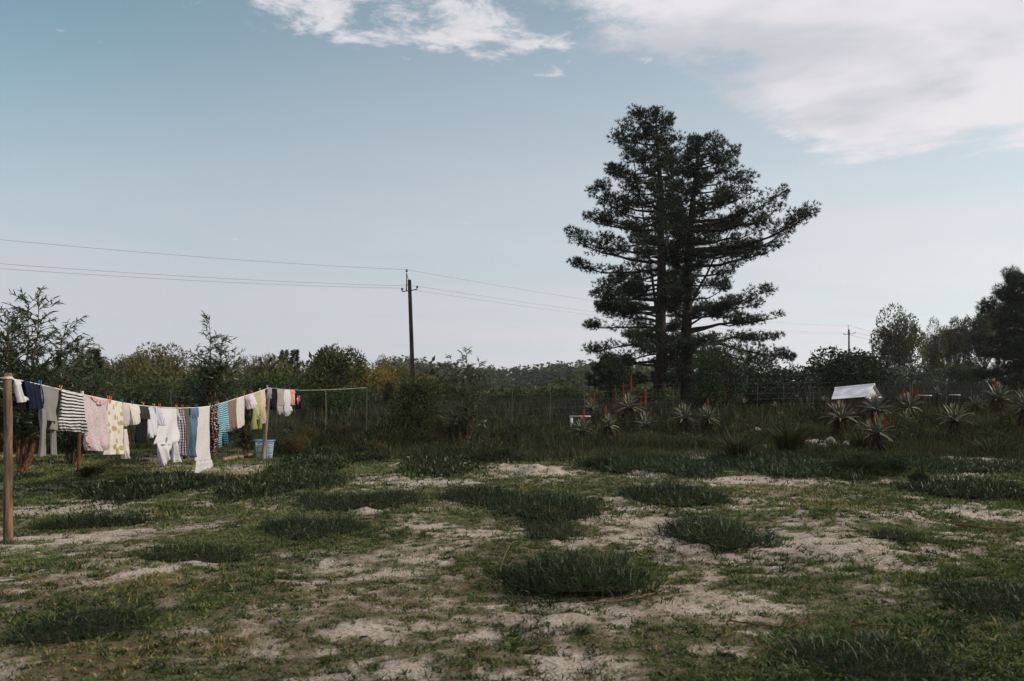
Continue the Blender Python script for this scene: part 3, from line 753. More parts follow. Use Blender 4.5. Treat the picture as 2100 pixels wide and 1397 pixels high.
for k, (u, vt, hw, D, lab) in enumerate(((583, 721, 7, 95, 'thin dark spire of a conifer above the small brown crown'), (604, 719, 8, 96, 'dark conifer spire left of the sparse pale tree'), (192, 716, 12, 70, 'dark conifer tip beside the left wattle'))):
    b = gat(u, D); zt = EYE-(vt-HOR)/FPX*D; H_ = zt-b[2]; w = hw/FPX*D
    e = thing('conifer', b, lab, 'conifer')
    MB().tube([(0, 0, -.3), (0, 0, H_*.98)], [.14, .02], 6).build('trunk', M_BARK, e, False)
    N = 500; hh = rng.uniform(.15, 1, N)**.8; a = rng.uniform(0, 6.28, N); rr_ = w*2.2*(1.03-hh)*rng.uniform(.3, 1, N)
    V, F, tt = diamonds(np.stack([np.cos(a)*rr_, np.sin(a)*rr_, hh*H_], 1), np.stack([np.cos(a), np.sin(a), rng.uniform(-.2, .5, N)], 1), .6, .25, rng.uniform(.1, .6, N))
    part('crown', V, F, M_PINE, e, False, tint=tt)
RT = [(1845, 634, 50, 92, (.62, .66, .50), 'broad rounded gum right of the distant power pole', 'gum', 5200, .10), (1912, 664, 24, 95, (.72, .70, .50), 'smaller gum against the broad gum, on its right', 'gum', 1800, .15),
      (1946, 662, 17, 98, (.62, .66, .52), 'slender gum with open crown and pale trunk', 'open', 1100, .18), (1976, 645, 24, 100, (.60, .66, .55), 'umbrella-crowned gum with bare stem', 'open', 1300, .40),
      (2018, 632, 30, 96, (.55, .64, .52), 'tall gum beside the dense dark pine at right', 'open', 2200, .12), (2046, 612, 22, 104, (.62, .68, .58), 'gum top peeping over the dense dark pine', 'open', 900, .45),
      (1930, 738, 30, 110, (.5, .58, .42), 'low bush under the slender gum', 'round', 1200, .05), (1984, 730, 22, 112, (.42, .5, .38), 'low dark bush at the foot of the umbrella gum', 'round', 900, .05)]
for k, (u, vt, hw, D, col, lab, kind, n, cl) in enumerate(RT):
    gum(u, vt, hw, D, tuple(c*.62 for c in col), lab, kind, n, seed=40+k, clear=cl, group='gums on the right rise')

# ------------------------------------------------------------------ far pine wood (one mass)
def wood():
    Vs, Fs, Ts = [], [], []; n = 0; bs = []
    for k in range(620):
        u = rng.uniform(780, 1560); D = rng.uniform(215, 330)
        b = gat(u, D); b[2] = min(b[2], .2)
        vt = 745 + 10*math.sin(u*.013+1) + (u-1050)*.012
        H_ = (HOR-vt)/FPX*D*rng.uniform(.72, 1.0) + EYE - b[2]
        if rng.uniform() < .25: H_ *= 1.07
        N = 60; hh = rng.uniform(.05, 1, N)**.75; a = rng.uniform(0, 6.28, N); w = H_*rng.uniform(.13, .2)
        rr_ = w*(1.05-hh)*rng.uniform(.4, 1, N)
        V, F, tt = diamonds(np.stack([b[0]+np.cos(a)*rr_, b[1]+np.sin(a)*rr_, b[2]+hh*H_], 1), np.stack([np.cos(a), np.sin(a), rng.uniform(-.3, .5, N)], 1), 1.5*rng.uniform(.6, 1.3, N), .7, np.clip(rng.normal(.45, .2, N), 0, 1))
        Vs.append(V); Fs.append(F+n); Ts.append(tt); n += len(V)
    o = link('pine_wood', mesh_data('pine_wood', np.concatenate(Vs), np.concatenate(Fs), M_PINEF, tint=np.concatenate(Ts)))
    tag(o, 'hazy far-off pine wood along the horizon', 'wood', None, 'stuff')
M_PINEF = leaf_mat('far_pine', (.028, .044, .022), (.070, .095, .045), (.11, .13, .06), .7, .2, .1)
wood()
# grey-green thicket in front of the wood, read as one mass
def thicket():
    Vs, Fs, Ts = [], [], []; n = 0
    for k in range(330):
        D = rng.uniform(60, 200); r = rng.uniform(-.70, .26); x = r*D
        H_ = rng.uniform(1.4, 3.2)*(1.35 if r < -.1 else 1); w = rng.uniform(1.5, 3.6)
        N = 140; dv = unit(rng.normal(size=(N, 3))); dv[:, 2] = np.abs(dv[:, 2])
        q = dv*np.array([w, w, H_])*rng.uniform(.75, 1.05, (N, 1))
        V, F, tt = diamonds(np.array([x, D, float(tz(x, D))-.2])+q, dv+rng.normal(0, .6, (N, 3)), min(1.2, .0095*D)*rng.uniform(.5, 1.3, N), .0045*D, np.clip(rng.normal(.45, .18, N)+rng.normal(0, .12), 0, 1))
        Vs.append(V); Fs.append(F+n); Ts.append(tt); n += len(V)
    o = link('thicket', mesh_data('thicket', np.concatenate(Vs), np.concatenate(Fs), M_BACK, tint=np.concatenate(Ts)))
    o.color = (.36, .43, .30, 1); tag(o, 'low grey-green thicket between the fence and the wood', 'thicket', None, 'stuff')
thicket()

# ------------------------------------------------------------------ bushes
def bush(u, vtop, hw, D, label, col=(1, 1, 1), n=5000, ls=.12, seed=0, lobes=12, name='bush', cat='bush', asp=.45, sink=.25, stems=7, tint0=.35, m=None, deep=None):
    g0 = gat(u, D); zt = EYE-(vtop-HOR)/FPX*D; H_ = max(.3, zt-g0[2]); w = hw/FPX*D
    e = thing(name, g0, label, cat); r = np.random.default_rng(seed+77)
    mb = MB()
    for k in range(stems):
        a = r.uniform(0, 6.28); q = r.uniform(.2, .7)
        mb.tube(limb((math.cos(a)*.06*w, math.sin(a)*.06*w, -.05), (math.cos(a)*w*q, math.sin(a)*w*q, H_*r.uniform(.5, .85)), 5, 0, .02*H_), np.linspace(.012*H_+.006, .006, 5), 5)
    mb.build('stems', M_BARKR, e, False)
    c = leafy((0, 0, H_*.5), (w*1.15, (deep or w)*1.15, H_*.58), n, ls, m or M_BUSH, e, 'foliage', lobes, seed, .4, .8, tint0, asp)
    c.color = (*col, 1); return e
bush(852, 778, 56, 28, 'large dark bush with yellowish tips in front of the power pole', (1.25, 1.15, .75), 12000, .085, 1, 18)
bush(1735, 715, 74, 56, 'dense round-topped dark green bush left of the broad gum', (.50, .60, .40), 17000, .24, 2, 44, 'round_bush', asp=.6)
bush(555, 766, 70, 40, 'dark green spreading bush behind the far end of the washing line', (.85, 1.15, .7), 6500, .15, 3, 14)
bush(430, 770, 75, 36, 'dark bush filling the gap behind the pointed wattle', (.8, 1.05, .7), 6500, .14, 4, 14)
bush(290, 768, 80, 38, 'dark bush behind the pink dress and yellow flowered top', (.85, 1.05, .65), 6500, .14, 5, 14)
bush(130, 742, 95, 27, 'dense dark bush behind the grey and striped shirts', (.8, 1.0, .75), 9000, .12, 6, 16)
bush(10, 760, 90, 25, 'dense dark bush at the left edge behind the near post', (.75, .95, .7), 8000, .12, 7, 14)
bush(200, 790, 80, 24, 'leafy undergrowth below the dense dark bush', (.75, .95, .7), 8000, .09, 8, 12)
bush(797, 783, 14, 44, 'small dark rounded bush left of the power pole', (.6, .55, .4), 2500, .12, 9, 8)
bush(700, 790, 60, 38, 'low green bush behind the pale fence pole', (.8, .95, .6), 6000, .12, 10, 12)
bush(902, 838, 17, 25, 'small brownish heath bush right of the large dark bush', (1.9, 1.35, .9), 2500, .05, 11, 8, asp=.2)
bush(1150, 797, 60, 62, 'low dark bush beyond the fence left of the young pine', (.8, .95, .6), 4000, .2, 12, 12)
bush(1045, 800, 40, 58, 'low olive bush beyond the fence in the middle', (.85, .95, .6), 3000, .18, 13, 10)
bush(1984, 744, 36, 72, 'low rounded hedge bush under the umbrella gum', (.85, 1.05, .7), 5000, .2, 14, 12)
bush(1870, 752, 70, 80, 'low grey-green scrub under the broad gum', (1.2, 1.35, 1.1), 5000, .24, 15, 14)
bush(1565, 748, 95, 47, 'dark scrub at the right foot of the tall pines', (.42, .52, .38), 8000, .2, 16, 18)
bush(1310, 800, 60, 47, 'dark scrub between the tall pine trunks and young pine', (.6, .7, .5), 5000, .15, 17, 12)
bush(1770, 925, 55, 17.3, 'low dark heath shrub below the pale stones at right', (.85, .85, .7), 9000, .045, 18, 12, asp=.22)
bush(1835, 938, 38, 16.6, 'low dark heath shrub next to the right succulent mat', (.8, .85, .7), 6000, .045, 19, 10, asp=.22)
bush(1886, 962, 17, 15.2, 'tiny dark round shrub left of the right succulent mat', (.6, .65, .55), 3500, .035, 20, 7, asp=.22)
bush(640, 862, 30, 25, 'tawny dry bush behind the basket', (2.6, 1.5, .85), 2500, .06, 21, 8, asp=.16)
bush(610, 885, 26, 22.5, 'low tawny heath shrub right of the basket', (2.2, 1.3, .8), 2500, .05, 22, 8, asp=.16)
bush(1475, 682, 62, 40, 'upright small-leaved green shrub in front of the tall pines', (.72, .90, .68), 16000, .11, 23, 18, 'small_leaved_shrub', asp=.5, stems=9)

# ------------------------------------------------------------------ wattles with long narrow leaves
def wattle(u, D, H_, hw, label, nst=5, ntw=46, nlf=11, L=.125, seed=0, spread=.5, low=.15, name='wattle_tree', tops=None, thin=1.0):
    g0 = gat(u, D); w = hw/FPX*D; r = np.random.default_rng(300+seed)
    e = thing(name, g0, label, 'wattle')
    segs = []; P_, Dv, T = [], [], []
    for s in range(nst):
        a = s*2.4+r.uniform(0, .8); q = r.uniform(.1, spread)
        if tops and s < len(tops): tip = np.array([(tops[s][0]-u)/FPX*D, r.normal(0, .2), EYE-(tops[s][1]-HOR)/FPX*D-g0[2]])
        else: tip = np.array([math.cos(a)*w*q, math.sin(a)*w*q, H_*r.uniform(.72, .95)])
        st = limb((math.cos(a)*.07, math.sin(a)*.07, -.1), tip, 9, 0, .035*H_/4)
        segs.append((st, np.linspace(.011*H_, .004, 9)))
        for k in range(ntw):
            t = low + (1-low)*r.uniform(0, 1)**1.35
            p = np.array([np.interp(t, np.linspace(0, 1, 9), st[:, c]) for c in range(3)])
            az = r.uniform(0, 6.28); tl_ = w*(.50*(1-t)**.6+.20)*r.uniform(.45, 1.2)
            d = np.array([math.cos(az), math.sin(az), r.uniform(.3, 1.0)]); d /= np.linalg.norm(d)
            tw = limb(p, p+d*tl_, 5, .05*tl_, 0); tw[-1, 2] += .04*tl_
            segs.append((tw, np.linspace(.007, .003, 5)))
            m = max(5, int(nlf*1.75*(.35+tl_)*thin*(1.15-.55*t))); f = r.uniform(.15, 1.02, m)
            q_ = np.stack([np.interp(f, np.linspace(0, 1, 5), tw[:, c]) for c in range(3)], 1)
            P_.append(q_); Dv.append(d*.75 + r.normal(0, .5, (m, 3)) + np.array([0, 0, r.uniform(-.35, .15)])); T.append(np.clip(r.normal(.42, .2, m), 0, 1))
        m = 12; f = np.linspace(.72, 1.0, m)
        q_ = np.stack([np.interp(f, np.linspace(0, 1, 9), st[:, c]) for c in range(3)], 1)
        P_.append(q_); Dv.append(r.normal(0, .6, (m, 3))+np.array([0, 0, .5])); T.append(r.uniform(.3, .7, m))
    tubes_many([q for q in segs if len(q[0]) == 9], 6).build('stems', M_BARKR, e, False, smooth=True)
    tubes_many([q for q in segs if len(q[0]) != 9], 4).build('twigs', M_TWIG, e, False)
    P_ = np.concatenate(P_); Dv = np.concatenate(Dv); n = len(P_)
    V, F, tt = blades(P_, Dv, 1.2*L*r.uniform(.6, 1.2, n), L*.19, r.uniform(.1, .5, n), np.concatenate(T))
    part('leaves', V, F, M_WATTLE, e, False, tint=tt); return e
wattle(45, 18.2, 4.0, 150, 'feathery green wattle with red-brown stems at the left edge', 8, 60, 15, .135, 1, .75, .22, tops=((100, 600), (58, 622), (18, 640), (140, 660), (185, 706), (-20, 690)))
wattle(150, 20, 3.2, 120, 'bushy wattle behind the striped and pink clothes', 6, 56, 14, .13, 2, .8, .1, tops=((190, 708), (120, 715)))
wattle(432, 22, 3.6, 80, 'pointed narrow-leaved wattle behind the white jumpsuit', 7, 64, 14, .13, 3, .55, .08, tops=((433, 655), (455, 690), (405, 715), (470, 722), (488, 718)))
wattle(505, 23, 1.8, 45, 'low wattle shoots behind the brown shawl', 5, 30, 10, .13, 4, .8, .1, tops=((515, 765), (490, 775)))
wattle(955, 24.5, 3.3, 70, 'young wattle sapling standing alone right of the dark bush', 4, 46, 13, .135, 5, .6, .22, tops=((955, 720), (925, 735), (985, 745)), thin=.9)
gum(688, 708, 50, 42, (.50, .62, .40), 'sparse pale-topped tree behind the fence pole', 'open', seed=71, clear=.15)

# ------------------------------------------------------------------ aloes
def aloe_leaf_fn(gg, b):
    at_ = gg.n('ShaderNodeAttribute', attribute_name='tint'); oi = gg.n('ShaderNodeObjectInfo')
    tcn = gg.n('ShaderNodeTexCoord'); n1 = gg.noise(tcn.outputs['Object'], 9, 4, .6)
    body = gg.mix(gg.smooth(n1, .35, .65), (.028, .055, .036, 1), (.085, .125, .08, 1))
    c = gg.mix(gg.smooth(at_.outputs['Fac'], .35, 1.0), body, (.30, .21, .13, 1))  # reddish margins and tips, lightened to put lit edges into the colour
    c = gg.mix(gg.math('MULTIPLY', oi.outputs['Random'], .45), c, (.115, .10, .062, 1))
    gg.put(b.inputs['Base Color'], c)
M_ALOE = mat('aloe_leaf', (.06, .09, .07), .5, .3, aloe_leaf_fn)
M_SKIRT = leaf_mat('dead_aloe_leaf', (.012, .009, .006), (.045, .032, .022), (.13, .095, .062), .9, .05, .1)
M_FLOWER = leaf_mat('aloe_flower', (.22, .018, .010), (.42, .045, .018), (.55, .13, .04), .55, .2, .3)
M_STALK = mat('flower_stalk', (.10, .06, .045), .7, .2)
def aloe_leaf_mesh(curve, seed):
    """unit-length channelled leaf along +X, curving; z up"""
    r = np.random.default_rng(seed); n = 8; t = np.linspace(0, 1, n)
    ang = .35 + curve*t; dxs = np.cos(ang); dzs = np.sin(ang)
    x = np.concatenate([[0], np.cumsum((dxs[1:]+dxs[:-1])/2)/(n-1)]); z = np.concatenate([[0], np.cumsum((dzs[1:]+dzs[:-1])/2)/(n-1)])
    w = .098*(1-t**1.6)+.004; w[0] = .10
    V, T = [], []
    for k in range(n):
        nx, nz = -dzs[k], dxs[k]
        for (yy, lift, tt) in ((-1, .35, .75), (0, -.12, .0), (1, .35, .75), (0, -.62, .15)):
            V.append((x[k]+nx*lift*w[k], yy*w[k], z[k]+nz*lift*w[k])); T.append(min(1, tt*.9 + .8*max(0, t[k]-.72)/.28*.8))
    F = []
    for k in range(n-1):
        for j in range(4): F.append((k*4+j, k*4+(j+1) % 4, k*4+4+(j+1) % 4, k*4+4+j))
    return mesh_data('aloe_leaf', V, np.array(F), M_ALOE, tint=T, smooth=True)
ALOE_LEAVES = [aloe_leaf_mesh(c, k) for k, c in enumerate((-.75, -.45, -.15, .15, .4))]
def flower_mesh():
    mb = MB(); n = 260; h = rng.uniform(0, 1, n); a = rng.uniform(0, 6.28, n); rr_ = .045*(1-h**2.2)+.008
    p = np.stack([np.cos(a)*rr_*.3, np.sin(a)*rr_*.3, h*.5], 1)
    d = np.stack([np.cos(a), np.sin(a), -.9+2.0*h], 1)
    V, F, tt = diamonds(p, d, .05*(1.2-h*.6), .016, np.clip(.35+.5*h+rng.normal(0, .12, n), 0, 1))
    mb.add(V, F, tt); V, F, C = tube([(0, 0, 0), (0, 0, .46)], [.026, .010], 7); mb.add(V, F, .3)
    V, F, T = mb.get(); return mesh_data('aloe_flower', V, F, M_FLOWER, tint=T)
FLOWER = flower_mesh()
def aloe(u, v, wpx, D, label, flowers=(), skirt=True, nleaf=44, up=0.0):
    """u, v: heart of the rosette; wpx: its width in photo pixels; flowers: (u, vtop, vbottom) candles"""
    D = float(np.clip(gp(u, v + (.62 if skirt else .34)*wpx)[1], 16, 38))
    h = at(u, v, D); g0 = gat(u, D); hz = max(.12, h[2]-g0[2]); R = wpx/2/FPX*D
    e = thing('aloe', g0, label, 'aloe', 'aloes in the rough grass')
    mb = MB(); mb.tube([(0, 0, -.15), (0.01, 0, hz*.5), (0, 0, hz)], [R*.24, R*.21, R*.15], 8); mb.build('stem', M_BARK, e, False, smooth=True)
    a0 = rng.uniform(0, 6)
    for k in range(nleaf):
        f = (k+.5)/nleaf                      # 0 = lowest, drooping; 1 = innermost, upright
        vi = min(4, int(f*5*.999))
        o = link('leaf', ALOE_LEAVES[vi], e, (0, 0, hz + R*.10*(f-.5)))
        pitch = -.30 + 1.45*f + up + rng.normal(0, .10)
        o.rotation_euler = (rng.normal(0, .12), -pitch, a0 + k*2.39996 + rng.normal(0, .12))
        s = R*(1.16-.22*f)*rng.uniform(.86, 1.1)
        o.scale = (s, s*1.05, s)
    if skirt and hz > R*.35:
        n = 300; a = rng.uniform(0, 6.28, n); z = rng.uniform(.10, 1.0, n)*hz
        p = np.stack([np.cos(a)*R*.2, np.sin(a)*R*.2, z], 1); d = np.stack([np.cos(a)*rng.uniform(.25, .8, n), np.sin(a)*rng.uniform(.25, .8, n), -1+0*a], 1)
        V, F, tt = blades(p, d, R*rng.uniform(.35, .75, n), R*.055, .2, rng.uniform(0, 1, n)); part('skirt', V, F, M_SKIRT, e, False, tint=tt)
    for (fu, ft, fb) in flowers:
        t_ = at(fu, ft, D) - g0; b_ = at(fu, fb, D) - g0
        st = np.array([(0, 0, hz), (b_[0]*.7, -.05, (hz+b_[2])/2), (b_[0], -.05, max(b_[2], hz*.5))])
        s = MB().tube(st, [.025, .02, .016], 6).build('flower_stalk', M_STALK, e, False)
        ln = max(.2, t_[2]-b_[2]); o = link('flower_spike', FLOWER, s, tuple(st[-1])); o.scale = (max(.7, ln*1.2),)*2 + (ln*2,)
        o.rotation_euler = (rng.normal(0, .06), math.atan2(t_[0]-b_[0], ln), rng.uniform(0, 6))
    return e
aloe(1211, 838, 44, 27.5, 'aloe with two short red spikes above the white bench board', ((1206, 814, 830), (1218, 808, 828)))
aloe(1193, 884, 60, 23.5, 'low aloe in front of the white bench with one red spike', ((1197, 843, 862),), False)
aloe(1247, 874, 52, 24.5, 'aloe wedged between the bench aloe and the tallest flowering aloe', ((1242, 832, 850),))
aloe(1288, 836, 66, 26, 'tallest flowering aloe of the left cluster with four red spikes', ((1294, 770, 800), (1278, 786, 812), (1323, 798, 832), (1315, 812, 836)), nleaf=44)
aloe(1322, 872, 58, 25, 'spreading aloe at the right of the left cluster without flowers', (), False, 30)
aloe(1402, 857, 60, 24.5, 'left one of two skirted aloes, pale tips and no flowers', (), True, 46)
aloe(1450, 858, 58, 24.0, 'right one of two skirted aloes with a small red spike', ((1451, 816, 832),), True, 46)
aloe(1525, 826, 26, 31, 'slim dark aloe with few pale upright leaves right of the small-leaved shrub', (), True, 14, .5)
aloe(1097, 862, 27, 29, 'small pale aloe standing alone left of the white bench', (), False, 26, .25)
aloe(1722, 858, 76, 22.5, 'big aloe with reddish tips in front of the tin roof', (), True, 50)
aloe(1795, 842, 68, 24.0, 'dark spreading aloe right below the gable of the tin roof', (), True, 46)
aloe(1862, 836, 66, 25.0, 'aloe with three red spikes right of the tin roof', ((1851, 797, 812), (1870, 790, 812), (1881, 801, 816)), True, 50)
aloe(1797, 889, 78, 19.6, 'broad low aloe with two short red spikes behind the dark heath shrubs', ((1792, 848, 868), (1812, 856, 872)), True, 46)
aloe(1856, 864, 46, 22.5, 'small upright aloe between the three-spiked aloe and the broad low one', (), False, 26, .25)
aloe(1956, 862, 72, 20, 'grey-green aloe with long dead skirt near the right edge', (), True, 40, .05)
aloe(2046, 818, 70, 21, 'tall aloe with shaggy trunk and one red spike at the right', ((2040, 776, 794),), True, 50)
aloe(2000, 832, 48, 23, 'half-hidden aloe left of the tall shaggy aloe', (), True, 28)
aloe(2106, 838, 84, 19.5, 'large aloe cut off by the right edge', (), True, 40)
aloe(1602, 860, 32, 25, 'small reddish-tipped aloe in the rough grass between shrub and tin roof', (), False, 24, .25)
aloe(1691, 822, 22, 30, 'tiny pale aloe left of the tin roof', (), False, 20, .35)
aloe(1926, 848, 28, 24, 'small aloe just left of the grey-green skirted aloe', (), False, 22, .3)
aloe(1996, 862, 32, 21.5, 'small aloe just right of the grey-green skirted aloe', (), False, 22, .3)
aloe(1922, 806, 28, 32, 'distant aloe by the pale bars near the fence', (), False, 22, .15)
aloe(1590, 834, 22, 30, 'tiny dark aloe far behind the small reddish-tipped one', (), False, 18, .25)
aloe(1650, 856, 18, 26, 'tiny aloe left of the big reddish-tipped aloe', (), False, 18, .4)

# ------------------------------------------------------------------ power line
def catenary(a, b, sag, n=24):
    t = np.linspace(0, 1, n)[:, None]; p = np.asarray(a)*(1-t)+np.asarray(b)*t; p[:, 2] -= 4*sag*(t*(1-t))[:, 0]; return p
def power_pole(u, D, vtop, label, k=1.0, lean=0.0, zt=None, base=None):
    g0 = gat(u, D) if base is None else np.array(base)
    H_ = (EYE-(vtop-HOR)/FPX*D if zt is None else zt) - g0[2]
    e = thing('power_pole', g0, label, 'power pole')
    top = np.array([lean, 0, H_])
    MB().tube(limb((0, 0, -.5), top, 8), np.linspace(.155, .115, 8), 12).build('pole', M_POLE, e, False, smooth=True)
    # cross-arm at right angles to the line, a raked bracket carries the top insulator
    ax_ = np.array([math.cos(.25), -math.sin(.25), .10])
    c = np.array([lean*.9, -.14, H_-.72])
    MB().tube([c-ax_*.52*k, c+ax_*.52*k], [.035, .035], 4).build('cross_arm', M_STEEL, e, False)
    br = MB(); pt = np.array([lean-.16, -.14, H_+.42])
    br.tube([c-ax_*.22, pt], [.035, .03], 4); br.tube([c+ax_*.10, pt], [.018, .018], 4); br.tube([c-ax_*.2+np.array([0, 0, .42]), c+ax_*.05+np.array([0, 0, .42])], [.02, .02], 4)
    br.build('bracket', M_STEEL, e, False)
    tips = []
    for q in (c-ax_*.52*k, c+ax_*.52*k, pt):
        z = np.array([0, 0, 1.0]); ii = MB()
        ii.tube([q, q+z*.10], [.015, .015], 6); ii.tube([q+z*.08, q+z*.10, q+z*.14, q+z*.15, q+z*.19, q+z*.22, q+z*.25], [.05, .085, .075, .055, .065, .045, .03], 10)
        ii.build('insulator', M_PORC, e, False, smooth=True); tips.append(g0+q+z*.22)
    return tips
tA = power_pole(849, 52, 574, 'dark wooden power pole with three insulators in the middle of the picture', 1.0, -.30)
tB = power_pole(1741, 125, 676, 'small distant power pole above the round-topped bush', 1.6)
tC = power_pole(1985, 200, 700, 'very distant power pole under the umbrella gum', 1.6)
dAB = tB[2]-tA[2]
t0b = tA[2] - np.array([dAB[0], dAB[1], 0])*.95
tZ = [np.array([t0b[0], t0b[1], 9.5])+(q-tA[2])*np.array([1, 1, 1]) for q in tA]
for (ta, tb, sg, lab) in ((tZ, tA, 2.0, 'left of the middle power pole'), (tA, tB, .9, 'between the middle pole and the distant pole'), (tB, tC, 1.4, 'right of the distant power pole, in front of the gums')):
    for k, nm in enumerate(('lower front', 'lower rear', 'top')):
        p = catenary(ta[k], tb[k], sg, 40); V, F, C = tube(p, .0075 if tb is tA or ta is tA else .022, 5)
        solo('power_wire', V, F, M_WIRE, p[0], f'{nm} power wire {lab}', 'power wire', 'power wires')

# ------------------------------------------------------------------ stock fence
FENCE = [(-14.0, 27.5), (-8.2, 29.0), (-5.3, 29.0), (.1, 31.5), (2.9, 34.0), (9.5, 40.0), (17.9, 45.0), (30.0, 45.5), (42, 46)]
FP = np.array(FENCE); cum = np.concatenate([[0], np.cumsum(np.linalg.norm(np.diff(FP, axis=0), axis=1))])
def fpt(s): x = np.interp(s, cum, FP[:, 0]); y = np.interp(s, cum, FP[:, 1]); return np.array([x, y, float(tz(x, y))])
fe = thing('wire_fence', fpt(0), 'wire stock fence with thin steel posts running across behind the yard', 'fence')
fpost = mesh_data('post', *tube([(0, 0, -.3), (0, 0, 1.72)], [.015, .015], 5)[:2], M_GALV)
fs = list(np.arange(0, cum[-1], 2.1))
for s in fs: link('post', fpost, fe, tuple(fpt(s)-fpt(0)), (rng.normal(0, .015), rng.normal(0, .015), rng.uniform(0, 1)))
for hgt in (.25, .55, .85, 1.15, 1.45, 1.70):
    p = np.array([fpt(s)+np.array([0, -.03, hgt]) for s in fs]); V, F, C = tube(p, .0026, 4); part('wire', V, F, M_FWIRE, fe)

# ------------------------------------------------------------------ tin-roofed coop
def coop():
    D = 34.0
    A0 = at(1705, 819, D+.3); A1 = at(1782, 813, D-.9)          # front eaves
    B0 = at(1712, 797, D+1.2); B1 = at(1794, 789, D)             # ridge
    C1 = at(1808, 813, D+1.1)                                    # rear eaves, right end
    C0 = C1 + (A0-A1)
    base = np.array([(A0[0]+C1[0])/2, D+.4, float(tz((A0[0]+C1[0])/2, D+.4))])
    e = thing('chicken_coop', base, 'low coop with a white corrugated tin roof near the fence', 'coop')
    def sheet(n0, n1, r0, r1, nm):
        nu, nv = 120, 4; uu = np.linspace(0, 1, nu); vv = np.linspace(0, 1, nv); up_ = np.cross(np.array(n1)-n0, np.array(r0)-n0); up_ = up_/np.linalg.norm(up_); up_ = up_ if up_[2] > 0 else -up_
        V = []
        for b_ in vv:
            for a_ in uu:
                p = (n0*(1-a_)+n1*a_)*(1-b_)+(r0*(1-a_)+r1*a_)*b_
                V.append(p + up_*(.011*math.sin(a_*2*math.pi*20) - .03*math.sin(math.pi*b_)*math.sin(5*a_)))
        V = np.array(V); V2 = V-up_*.006
        i = (np.arange(nv-1)[:, None]*nu+np.arange(nu-1)[None]).ravel(); F = np.stack([i, i+1, i+1+nu, i+nu], 1)
        part(nm, np.vstack([V, V2]), np.vstack([F, F[:, ::-1]+len(V)]), M_TIN, e, smooth=True)
    half0 = (A0+A1)/2; halfr = (B0+B1)/2
    sheet(A0, A1, B0, B1, 'roof_sheet'); sheet(C1, C0, B1, B0, 'roof_sheet')
    r_ = MB(); r_.tube([B0+np.array([0, 0, .015]), B1+np.array([0, 0, .015])], [.05, .05], 6); r_.build('ridge_cap', M_TIN, e)
    for s, (p, q, t) in enumerate(((A1, C1, B1), (A0, C0, B0))):
        ins = (np.array([-.12, .02, 0]) if s == 0 else np.array([.12, .02, 0]))
        gmb = MB()
        for k in range(6):
            f0, f1 = k/6+.01, (k+1)/6-.01; a_ = p*(1-f0)+q*f0+ins; b_ = p*(1-f1)+q*f1+ins
            def hgt(f): return 1-abs(2*f-1)
            ta_ = a_+(t-(p+q)/2)*(hgt(f0)*.9); tb_ = b_+(t-(p+q)/2)*(hgt(f1)*.9)
            V = np.array([a_, b_, tb_, ta_]); part('gable_board', np.vstack([V, V+np.array([.02 if s else -.02, 0, 0])]), [[0, 1, 2, 3], [7, 6, 5, 4], [0, 4, 5, 1], [1, 5, 6, 2], [2, 6, 7, 3], [3, 7, 4, 0]], M_WHITEB if s == 0 else M_POSTG, e)
        pm = MB(); pm.tube([p+ins+np.array([0, 0, -.06]), q+ins+np.array([.12, 0, -.05])], [.045, .045], 4); pm.build('beam', M_PALE, e)
    for p in (A0, A1, C0, C1):
        q = p+np.array([.15 if p[0] < base[0] else -.15, 0, 0]); z0 = float(tz(q[0], q[1]))
        MB().tube([(q[0], q[1], z0-.1), (q[0], q[1], q[2]-.03)], [.05, .05], 6).build('post', M_POSTG, e)
    for (p, q) in ((A0, A1), (C1, C0)):
        for k in range(2):
            f0, f1 = k/2+.01, (k+1)/2-.01; a_ = p*(1-f0)+q*f0+np.array([0, .1, 0]); b_ = p*(1-f1)+q*f1+np.array([0, .1, 0])
            za, zb = float(tz(a_[0], a_[1])), float(tz(b_[0], b_[1]))
            V = np.array([[a_[0], a_[1], za], [b_[0], b_[1], zb], [b_[0], b_[1], b_[2]-.03], [a_[0], a_[1], a_[2]-.03]])
            part('wall_panel', np.vstack([V, V+np.array([0, .03, 0])]), [[0, 1, 2, 3], [7, 6, 5, 4], [0, 4, 5, 1], [1, 5, 6, 2], [2, 6, 7, 3], [3, 7, 4, 0]], M_DARKW, e)
def tin_fn(gg, b):
    tcn = gg.n('ShaderNodeTexCoord'); n1 = gg.noise(tcn.outputs['Object'], 3, 5, .6)
    c_ = gg.mix(gg.smooth(n1, .4, .65), (.80, .80, .84, 1), (.60, .59, .61, 1)); n3 = gg.noise(tcn.outputs['Object'], 1.6, 5, .7)
    gg.put(b.inputs['Base Color'], gg.mix(gg.math('MULTIPLY', gg.smooth(n3, .56, .72), .55), c_, (.26, .20, .15, 1)))
M_TIN = mat('white_tin', (.6, .6, .62), .5, .4, tin_fn)
M_PALE = mat('pale_board', (.45, .42, .36), .8, .2, wood_fn((.32, .28, .22), (.52, .48, .42), 5))
M_WHITEB = mat('white_painted_board', (.62, .62, .62), .7, .2, noise_fn((.38, .38, .38), (.56, .56, .55), 6, .1))
M_DARKW = mat('dark_board', (.03, .026, .022), .9, .1, wood_fn((.018, .016, .014), (.05, .042, .035), 5))
coop()
